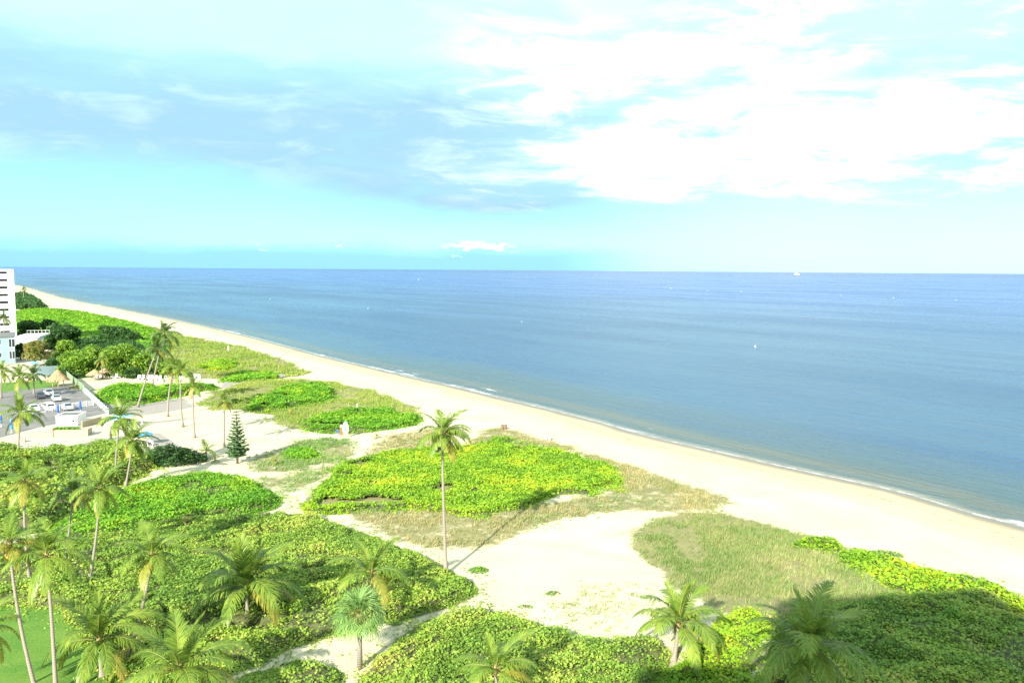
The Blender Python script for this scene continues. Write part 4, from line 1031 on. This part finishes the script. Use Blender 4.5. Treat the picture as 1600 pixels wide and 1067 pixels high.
# turquoise canopy
p = G(164, 668); q_ = G(186, 668); Lc = q_[0] - p[0]
t_ = T('shade_canopy', 'turquoise sloping shade canopy between pool deck and palms', 'canopy', (p[0], p[1], 0), -.5)
for a_ in (0, Lc):
    for b_ in (0, 4.): O('post', MB().tube([(a_, b_, 0), (a_, b_, 1.9)], [.05, .05], 6).mesh('post', WHITE), t_)
O('roof_fabric', MB().add([(-.2, -.2, 1.8), (Lc + .2, -.2, 1.75), (Lc + .2, 4.2, 2.0), (-.2, 4.2, 2.1), (Lc / 2, 2, 2.35)], [(0, 1, 4), (1, 2, 4), (2, 3, 4), (3, 0, 4)]).mesh('roof_fabric', TURQ), t_)
# white tables and chairs on the court
def table(label, px, py, r=.5, h=.72):
    p = G(px, py); t_ = T('patio_table', label, 'table', (p[0], p[1], 0))
    O('table_top', MB().tube([(0, 0, h), (0, 0, h + .05)], [r, r], 16).mesh('table_top', WHITEP), t_)
    O('pedestal', MB().tube([(0, 0, 0), (0, 0, .05), (0, 0, .06), (0, 0, h)], [.28, .28, .05, .05], 8).mesh('pedestal', WHITEP), t_)
table('white round patio table under the blue parasol', 231, 697, .7); table('white round patio table beside the shade strip on the sandy court', 222, 662, .6)
def chair(label, px, py, rz, group=None):
    p = G(px, py); t_ = T('patio_chair', label, 'chair', (p[0], p[1], 0), rz, group)
    O('seat', MB().box(-.26, .26, -.26, .26, .40, .45).mesh('seat', WHITEP), t_); O('backrest', MB().box(-.26, .26, .22, .27, .45, .95).mesh('backrest', WHITEP), t_)
    for a_ in (-.23, .23):
        for b_ in (-.23, .23): O('leg', MB().box(a_ - .025, a_ + .025, b_ - .025, b_ + .025, 0, .4).mesh('leg', WHITEP), t_)
for k, (a_, b_) in enumerate([(222, 698), (238, 696), (240, 700), (236, 690), (216, 699)]): chair('white plastic patio chair near the blue parasol', a_, b_, k * 1.3, 'patio chairs round the parasol table')

# ------------------------------------------------------------------ white loungers
def lounger_meshes():
    return {'seat': MB().box(-.35, .35, -1.0, .35, .30, .38).mesh('seat', WHITEP),
            'backrest': MB().add([(-.35, .35, .36), (.35, .35, .36), (.35, .85, 1.25), (-.35, .85, 1.25), (-.35, .42, .34), (.35, .42, .34), (.35, .92, 1.22), (-.35, .92, 1.22)],
                                 [(0, 1, 2, 3), (7, 6, 5, 4), (0, 4, 5, 1), (2, 6, 7, 3), (1, 5, 6, 2), (0, 3, 7, 4)]).mesh('backrest', WHITEP),
            'leg': MB().box(-.04, .04, -.04, .04, 0, .30).mesh('leg', WHITEP)}
LM = lounger_meshes()
spots = [(150.5, 590), (157, 591), (163.5, 589), (169, 589), (175, 590), (181, 591), (187, 590), (195, 590),
         (216.5, 593), (223.5, 593), (231, 593), (236, 594), (243.5, 594), (250, 594), (258, 594), (264.5, 594), (273, 594), (281, 595), (304.5, 592), (311, 592)]
for k, (a_, b_) in enumerate(spots):
    p = G(a_, b_); first = k < 8
    lb = 'white sun lounger in the row under the thatch parasols' if first else ('white sun lounger in the long row behind the hedge' if k < 18 else 'white sun lounger apart from the row, at the dune grass edge')
    t_ = T('sun_lounger', lb, 'sun lounger', (p[0], p[1], .0), .25 + .1 * math.sin(k * 2.1), ('loungers by the thatch parasols' if first else ('loungers behind the hedge' if k < 18 else 'loungers at the dune edge')))
    for n_ in ('seat', 'backrest'): O(n_, LM[n_], t_)
    for u_ in (-.3, .3):
        for v_ in (-.9, .3): O('leg', LM['leg'], t_, (u_, v_, 0))

# ------------------------------------------------------------------ thatched hut and thatch parasols
def thatch(label, px, py, r, eave, peak, posts, name='thatched_hut', cat='hut'):
    p = G(px, py); t_ = T(name, label, cat, (p[0], p[1], 0)); rng = np.random.default_rng(int(px))
    mb = MB().tube([(0, 0, eave), (0, 0, eave + (peak - eave) * .45), (0, 0, peak)], [r * .94, r * .52, .08], 14)
    rf = O('roof', mb.mesh('roof', plain('thatch_core', (.20, .135, .08), .9, .25, 3)), t_)
    N = 1500; a_ = rng.uniform(0, 6.28, N); u = rng.uniform(0, 1, N) ** .6; rad = r * (.06 + .94 * u); z_ = peak - (peak - eave) * u ** .95 + .06
    ca, sa = np.cos(a_), np.sin(a_); l_ = r * .26; wv = .07
    v = np.empty((N, 4, 3)); sl = (peak - eave) / r
    for q, (dr_, dw) in enumerate(((0, -1), (0, 1), (1, .6), (1, -.6))):
        rr2 = rad + dr_ * l_; v[:, q, 0] = ca * rr2 - sa * dw * wv; v[:, q, 1] = sa * rr2 + ca * dw * wv; v[:, q, 2] = z_ - dr_ * l_ * sl * rng.uniform(.8, 1.25, N) + (.08 if dr_ == 0 else .0)
    o = O('thatch_strands', npmesh('thatch_strands', v.reshape(-1, 3), np.arange(N * 4).reshape(N, 4), THATCH, None, rng.uniform(0, 1, N)), rf); o['kind'] = 'stuff'
    for k in range(posts):
        b_ = k * 2 * math.pi / posts; q = (r * .62 * math.cos(b_), r * .62 * math.sin(b_)) if posts > 1 else (0, 0)
        O('post', MB().tube([(q[0], q[1], 0), (q[0], q[1], eave + (peak - eave) * .4)], [.09, .08], 7).mesh('post', WOOD), t_)
thatch('round thatched hut with conical roof on the hotel lawn edge', 91, 603, 2.3, 1.9, 4.3, 6)
thatch('thatch parasol over the first loungers', 148, 594, 1.9, 1.7, 2.9, 1, 'thatch_parasol', 'umbrella')
thatch('smaller thatch parasol closer to the bright tree', 164, 590, 1.6, 1.7, 2.6, 1, 'thatch_parasol', 'umbrella')

# ------------------------------------------------------------------ cars
def car(label, px, py, rz, m, kind='sedan'):
    p = G(px, py); t_ = T('parked_car', label, 'car', (p[0], p[1], .02), rz, 'cars in the parking lot')
    if kind == 'suv': prof = [(-2.2, .35), (-2.25, .75), (-2.15, 1.05), (-1.95, 1.72), (-1.6, 1.8), (.35, 1.78), (1.0, 1.15), (2.1, 1.0), (2.25, .7), (2.2, .35)]
    else: prof = [(-2.25, .32), (-2.3, .7), (-2.2, .95), (-1.5, 1.02), (-.95, 1.42), (.25, 1.45), (1.05, .98), (2.1, .86), (2.3, .6), (2.25, .32)]
    n = len(prof); wd = lambda z_: .88 if z_ < 1.06 else .68
    v = [(x_, -wd(z_), z_) for x_, z_ in prof] + [(x_, wd(z_), z_) for x_, z_ in prof]
    O('body', MB().add(v, [tuple(range(n))[::-1], tuple(range(n, 2 * n))] + [(k, (k + 1) % n, n + (k + 1) % n, n + k) for k in range(n)]).mesh('body', m), t_)
    z0, z1 = (1.1, 1.66) if kind == 'suv' else (1.0, 1.36); xa, xb = (-1.85, .75) if kind == 'suv' else (-1.15, .75)
    for s_ in (-1, 1):
        y0, y1 = s_ * .89, s_ * .735
        O('side_window', MB().add([(xa, y0 * .97, z0 + .02), (xb, y0 * .97, z0 + .02), (xb - .55, y1, z1), (xa + .3, y1, z1)], [(0, 1, 2, 3)]).mesh('side_window', GLASSD), t_)
        O('tail_light', MB().box(-2.31 if kind != 'suv' else -2.25, -2.2 if kind != 'suv' else -2.12, s_ * .8 - .12, s_ * .8 + .06, .78, .95).mesh('tail_light', REDL), t_)
        O('headlight', MB().box(2.1, 2.27, s_ * .72 - .13, s_ * .72 + .1, .62, .78).mesh('headlight', WHITEP), t_)
        for x_ in (-1.4, 1.4):
            w_ = O('wheel', MB().tube([(x_, s_ * .70, .33), (x_, s_ * .92, .33)], [.33, .33], 14).mesh('wheel', TYRE), t_)
            O('hub', MB().tube([(x_, s_ * .92, .33), (x_, s_ * .935, .33)], [.19, .17], 10).mesh('hub', CARS), w_)
    if kind == 'suv': O('rear_window', MB().add([(-2.13, -.66, 1.15), (-2.13, .66, 1.15), (-2.0, .58, 1.62), (-2.0, -.58, 1.62)], [(3, 2, 1, 0)]).mesh('rear_window', GLASSD), t_); O('windscreen', MB().add([(.98, -.7, 1.2), (.98, .7, 1.2), (.42, .6, 1.74), (.42, -.6, 1.74)], [(0, 1, 2, 3)]).mesh('windscreen', GLASSD), t_)
    else: O('rear_window', MB().add([(-1.47, -.68, 1.08), (-1.47, .68, 1.08), (-1.0, .6, 1.43), (-1.0, -.6, 1.43)], [(3, 2, 1, 0)]).mesh('rear_window', GLASSD), t_); O('windscreen', MB().add([(1.02, -.7, 1.04), (1.02, .7, 1.04), (.32, .6, 1.44), (.32, -.6, 1.44)], [(0, 1, 2, 3)]).mesh('windscreen', GLASSD), t_)
car('silver sedan parked tail-out between white car and painted bay line', 88, 626, 2.2, CARS)
car('white car parked behind the silver sedan', 76, 617, 2.2, CARW)
car('white sport utility car beside the railing', 76, 641, 2.35, CARW, 'suv')
car('white sedan half hidden by the lone palm fronds', 52, 642, 2.3, CARW)
car('dark car with light roof left of the silver sedan', 63, 622, 2.2, CARD)
car('silver car behind the railing near the navy umbrella', 104, 640, 2.35, CARS)
for a_, b_ in (((96, 623), (113, 621)), ((90, 614), (104, 612)), ((60, 632), (70, 629)), ((108, 632), (122, 629))):
    A, Bp = G(*a_), G(*b_); v = Bp - A; u = v / np.linalg.norm(v); w2 = np.array([-u[1], u[0]]) * .12
    sh_ = MB().add([(*(A + w2), .028), (*(A - w2), .028), (*(Bp - w2), .028), (*(Bp + w2), .028)], [(0, 1, 2, 3)]).mesh('bay_marking', WHITE)
    if sh_.polygons[0].normal.z < 0: sh_.flip_normals()
    tag(O('bay_marking', sh_), kind='structure')

# ------------------------------------------------------------------ surfboard sign and neighbours
def board_outline(w_, h_, n=20):
    pts = []
    for k in range(n + 1):
        t = k / n; pts.append((w_ * .5 * (math.sin(math.pi * min(1, .12 + t * .88)) ** .6), h_ * t))
    pts = [(x_, z_) for x_, z_ in pts]; pts[-1] = (0, h_)
    return pts + [(-x_, z_) for x_, z_ in pts[-2::-1]]
def board(t_, name, w_, h_, z0, thick, m, loc=(0, 0, 0), part=None):
    o_ = board_outline(w_, h_); n = len(o_)
    v = [(x_, -thick / 2, z_ + z0) for x_, z_ in o_] + [(x_, thick / 2, z_ + z0) for x_, z_ in o_]
    return O(name, MB().add(v, [tuple(range(n)), tuple(range(2 * n - 1, n - 1, -1))] + [(k, n + k, n + (k + 1) % n, (k + 1) % n) for k in range(n)]).mesh(name, m), t_ if part is None else part, loc)
p = G(540, 683); k3 = p[1] / FPX
t_ = T('surfboard_sign', 'white and pale blue surfboard sign on yellow posts by the dune shrubs', 'sign', (p[0], p[1], zg(*p)), .1)
bd = board(t_, 'board', 9.4 * k3, 20 * k3, .75, .12, WHITEP)
board(t_, 'blue_panel', 5.6 * k3, 9.5 * k3, .95, .05, TURQ, (0, -.07, 0), bd)
for s_ in (-1, 1): O('post', MB().tube([(s_ * .42, .09, -.1), (s_ * .42, .09, 1.9)], [.06, .055], 7).mesh('post', YELLP), t_)
p = G(533, 679); t_ = T('rescue_board', 'narrow red rescue board with white tip beside the surfboard sign', 'board', (p[0], p[1], zg(*p)), .1)
board(t_, 'board', 3.0 * k3, 18 * k3, .0, .1, RUST); O('tip', MB().box(-.14, .14, -.07, .07, 13 * k3, 17.2 * k3).mesh('tip', WHITEP), t_)
p = G(527, 679); t_ = T('notice_board', 'small blue notice on a wooden post beside the red board', 'sign', (p[0], p[1], zg(*p)), .1)
O('post', MB().tube([(0, 0, -.1), (0, 0, 1.1)], [.05, .05], 7).mesh('post', WOOD), t_); O('panel', MB().box(-.3, .3, -.07, -.03, .45, .95).mesh('panel', BLUEF), t_)
def post(label, px, py, h, m, r=.07, name='wooden_post', cat='post', group=None):
    p = G(px, py); t_ = T(name, label, cat, (p[0], p[1], zg(*p)), 0, group)
    O('shaft', MB().tube([(0, 0, -.1), (.01, 0, h)], [r, r * .9], 8).mesh('shaft', m), t_); O('cap', MB().tube([(.01, 0, h), (.01, 0, h + .06)], [r * 1.15, r * .5], 8).mesh('cap', m), t_)
post('tall yellow wooden post at the footpath gate, nearer the island pine', 433, 687, 1.9, WOOD)
post('tall yellow wooden post at the footpath gate, nearer the surfboard sign', 456, 688, 1.9, WOOD)
for a_, b_ in ((391, 691), (408, 690), (413, 688)): post('short yellow wooden post beside the island pine', a_, b_, 1.0, WOOD, .06, group='short posts by the pine')
post('white marker stake on the upper beach beyond the dune shrubs', 647, 633, 1.4, WHITEP, .09, 'marker_stake', 'stake')
post('white marker stake in the dune shrubs behind the surfboard sign', 558, 640, 1.3, WHITEP, .08, 'marker_stake', 'stake')
post('white marker stake at the edge of the far dune grass', 357, 548, 1.8, WHITEP, .2, 'marker_stake', 'stake')
def bins(label, px, py, m, n):
    p = G(px, py)
    for k in range(n):
        t_ = T('litter_bin', label, 'bin', (p[0] + k * .62, p[1] + k * .1, zg(*p) - .02), 0, label)
        O('barrel', MB().tube([(0, 0, .0), (0, 0, .3), (0, 0, .32), (0, 0, .6), (0, 0, .62), (0, 0, .92)], [.27, .27, .285, .285, .27, .27], 14).mesh('barrel', m), t_)
        O('rim', MB().tube([(0, 0, .92), (0, 0, .96)], [.30, .30], 14).mesh('rim', m), t_)
bins('brown wooden litter barrel at the dune edge on the beach', 785, 672, BROWNW, 2)
bins('grey litter barrel at the dune edge on the beach', 853, 689, GREYM, 2)

# ------------------------------------------------------------------ on the sea: buoys, a ship
BU = MB().tube([(0, 0, -.3), (0, 0, .1), (0, 0, .5), (0, 0, .85), (0, 0, 1.0)], [.3, .75, .75, .4, .1], 10).mesh('float', WHITEP)
BM = MB().tube([(0, 0, .9), (0, 0, 2.2)], [.07, .05], 6).mesh('mast', WHITEP)
for k, (a_, b_) in enumerate([(654, 437), (422, 468), (575, 482), (815, 503), (1048, 451), (1105, 454), (1158, 456), (1314, 462), (1396, 466), (1494, 469)]):
    p = G(a_, b_, SEA); s_ = max(.35, p[1] / 1700); t_ = T('mooring_buoy', 'tiny white mooring buoy far out on the open water', 'buoy', (p[0], p[1], SEA), 0, 'far mooring buoys')
    O('float', BU, t_, (0, 0, 0), (0, 0, 0), (s_,) * 3); O('mast', BM, t_, (0, 0, 0), (0, 0, 0), (s_,) * 3)
p = G(1180, 542, SEA); t_ = T('marker_buoy', 'white swim marker buoy closest to the beach', 'buoy', (p[0], p[1], SEA))
O('float', BU, t_, (0, 0, 0), (0, 0, 0), (.5,) * 3); O('mast', BM, t_, (0, 0, 0), (0, 0, 0), (.5,) * 3)
p = GY(1245, 425, 9000.); t_ = T('ship', 'white ship on the horizon', 'ship', (p[0], p[1], SEA), .1)
hl = [(-28, -6), (22, -6), (34, 0), (22, 6), (-28, 6)]
O('hull', MB().prism(hl, -1, 8).mesh('hull', WHITE), t_); O('superstructure', MB().box(-22, 8, -4.5, 4.5, 8, 15).box(-18, 2, -3.5, 3.5, 15, 19).mesh('superstructure', WHITE), t_)
O('mast', MB().tube([(-8, 0, 19), (-8, 0, 30)], [.6, .3], 6).mesh('mast', WHITE), t_)

# ------------------------------------------------------------------ the apartment block behind the camera, whose shadow falls on the shrubs
def shadow_foot(px, py, h, z=1.0):
    g = G(px, py, z); s_ = (h - z) / math.tan(SUN_EL); return g - np.array([SHX, SHY]) * s_
def block(label, pts, h, cap=1.0):
    c0 = np.mean(pts, axis=0); P = [tuple(p_ - c0) for p_ in pts]
    ar = sum(P[k][0] * P[(k + 1) % len(P)][1] - P[(k + 1) % len(P)][0] * P[k][1] for k in range(len(P)))
    if ar < 0: P = P[::-1]
    t_ = T('apartment_block', label, 'building', (c0[0], c0[1], 0))
    O('wall', MB().prism(P, -.5, h - cap).mesh('wall', WHITE), t_)
    O('roof', MB().prism([(x_ * 1.01, y_ * 1.01) for x_, y_ in P], h - cap, h).mesh('roof', WHITE), t_)
    fm = MB().prism([(x_ * 1.02, y_ * 1.02) for x_, y_ in P], 0, .25).mesh('floor_band', CONC)
    for k in range(1, int(h // 3)): O('floor_band', fm, t_, (0, 0, k * 3.0))
a1 = shadow_foot(1214, 936, 44); a2 = shadow_foot(1535, 919, 44); a3 = shadow_foot(1600, 948, 44); dr_ = (a3 - a2) / np.linalg.norm(a3 - a2)
block('tall white apartment block behind the viewpoint casting the big shadow', [a1, a2, a2 + dr_ * 22, a1 + dr_ * 22], 44)
b1 = shadow_foot(1003, 1044, 36); b2 = shadow_foot(1178, 1036, 36)
block('lower white apartment wing behind the viewpoint', [b1, b2, b2 + np.array([0, -14.]), b1 + np.array([0, -14.])], 36)
print('BLOCK', a1, a2, a3, b1, b2, 'lawn d', shore(np.array([-40.]), np.array([65.])), 'parking d', shore(np.array([-90., -75]), np.array([170., 180])))
tri = sum(len(o.data.loop_triangles) or sum(len(p_.vertices) - 2 for p_ in o.data.polygons) for o in bpy.data.objects if o.type == 'MESH' and o.data.users == 1)
print('TRIS', tri)
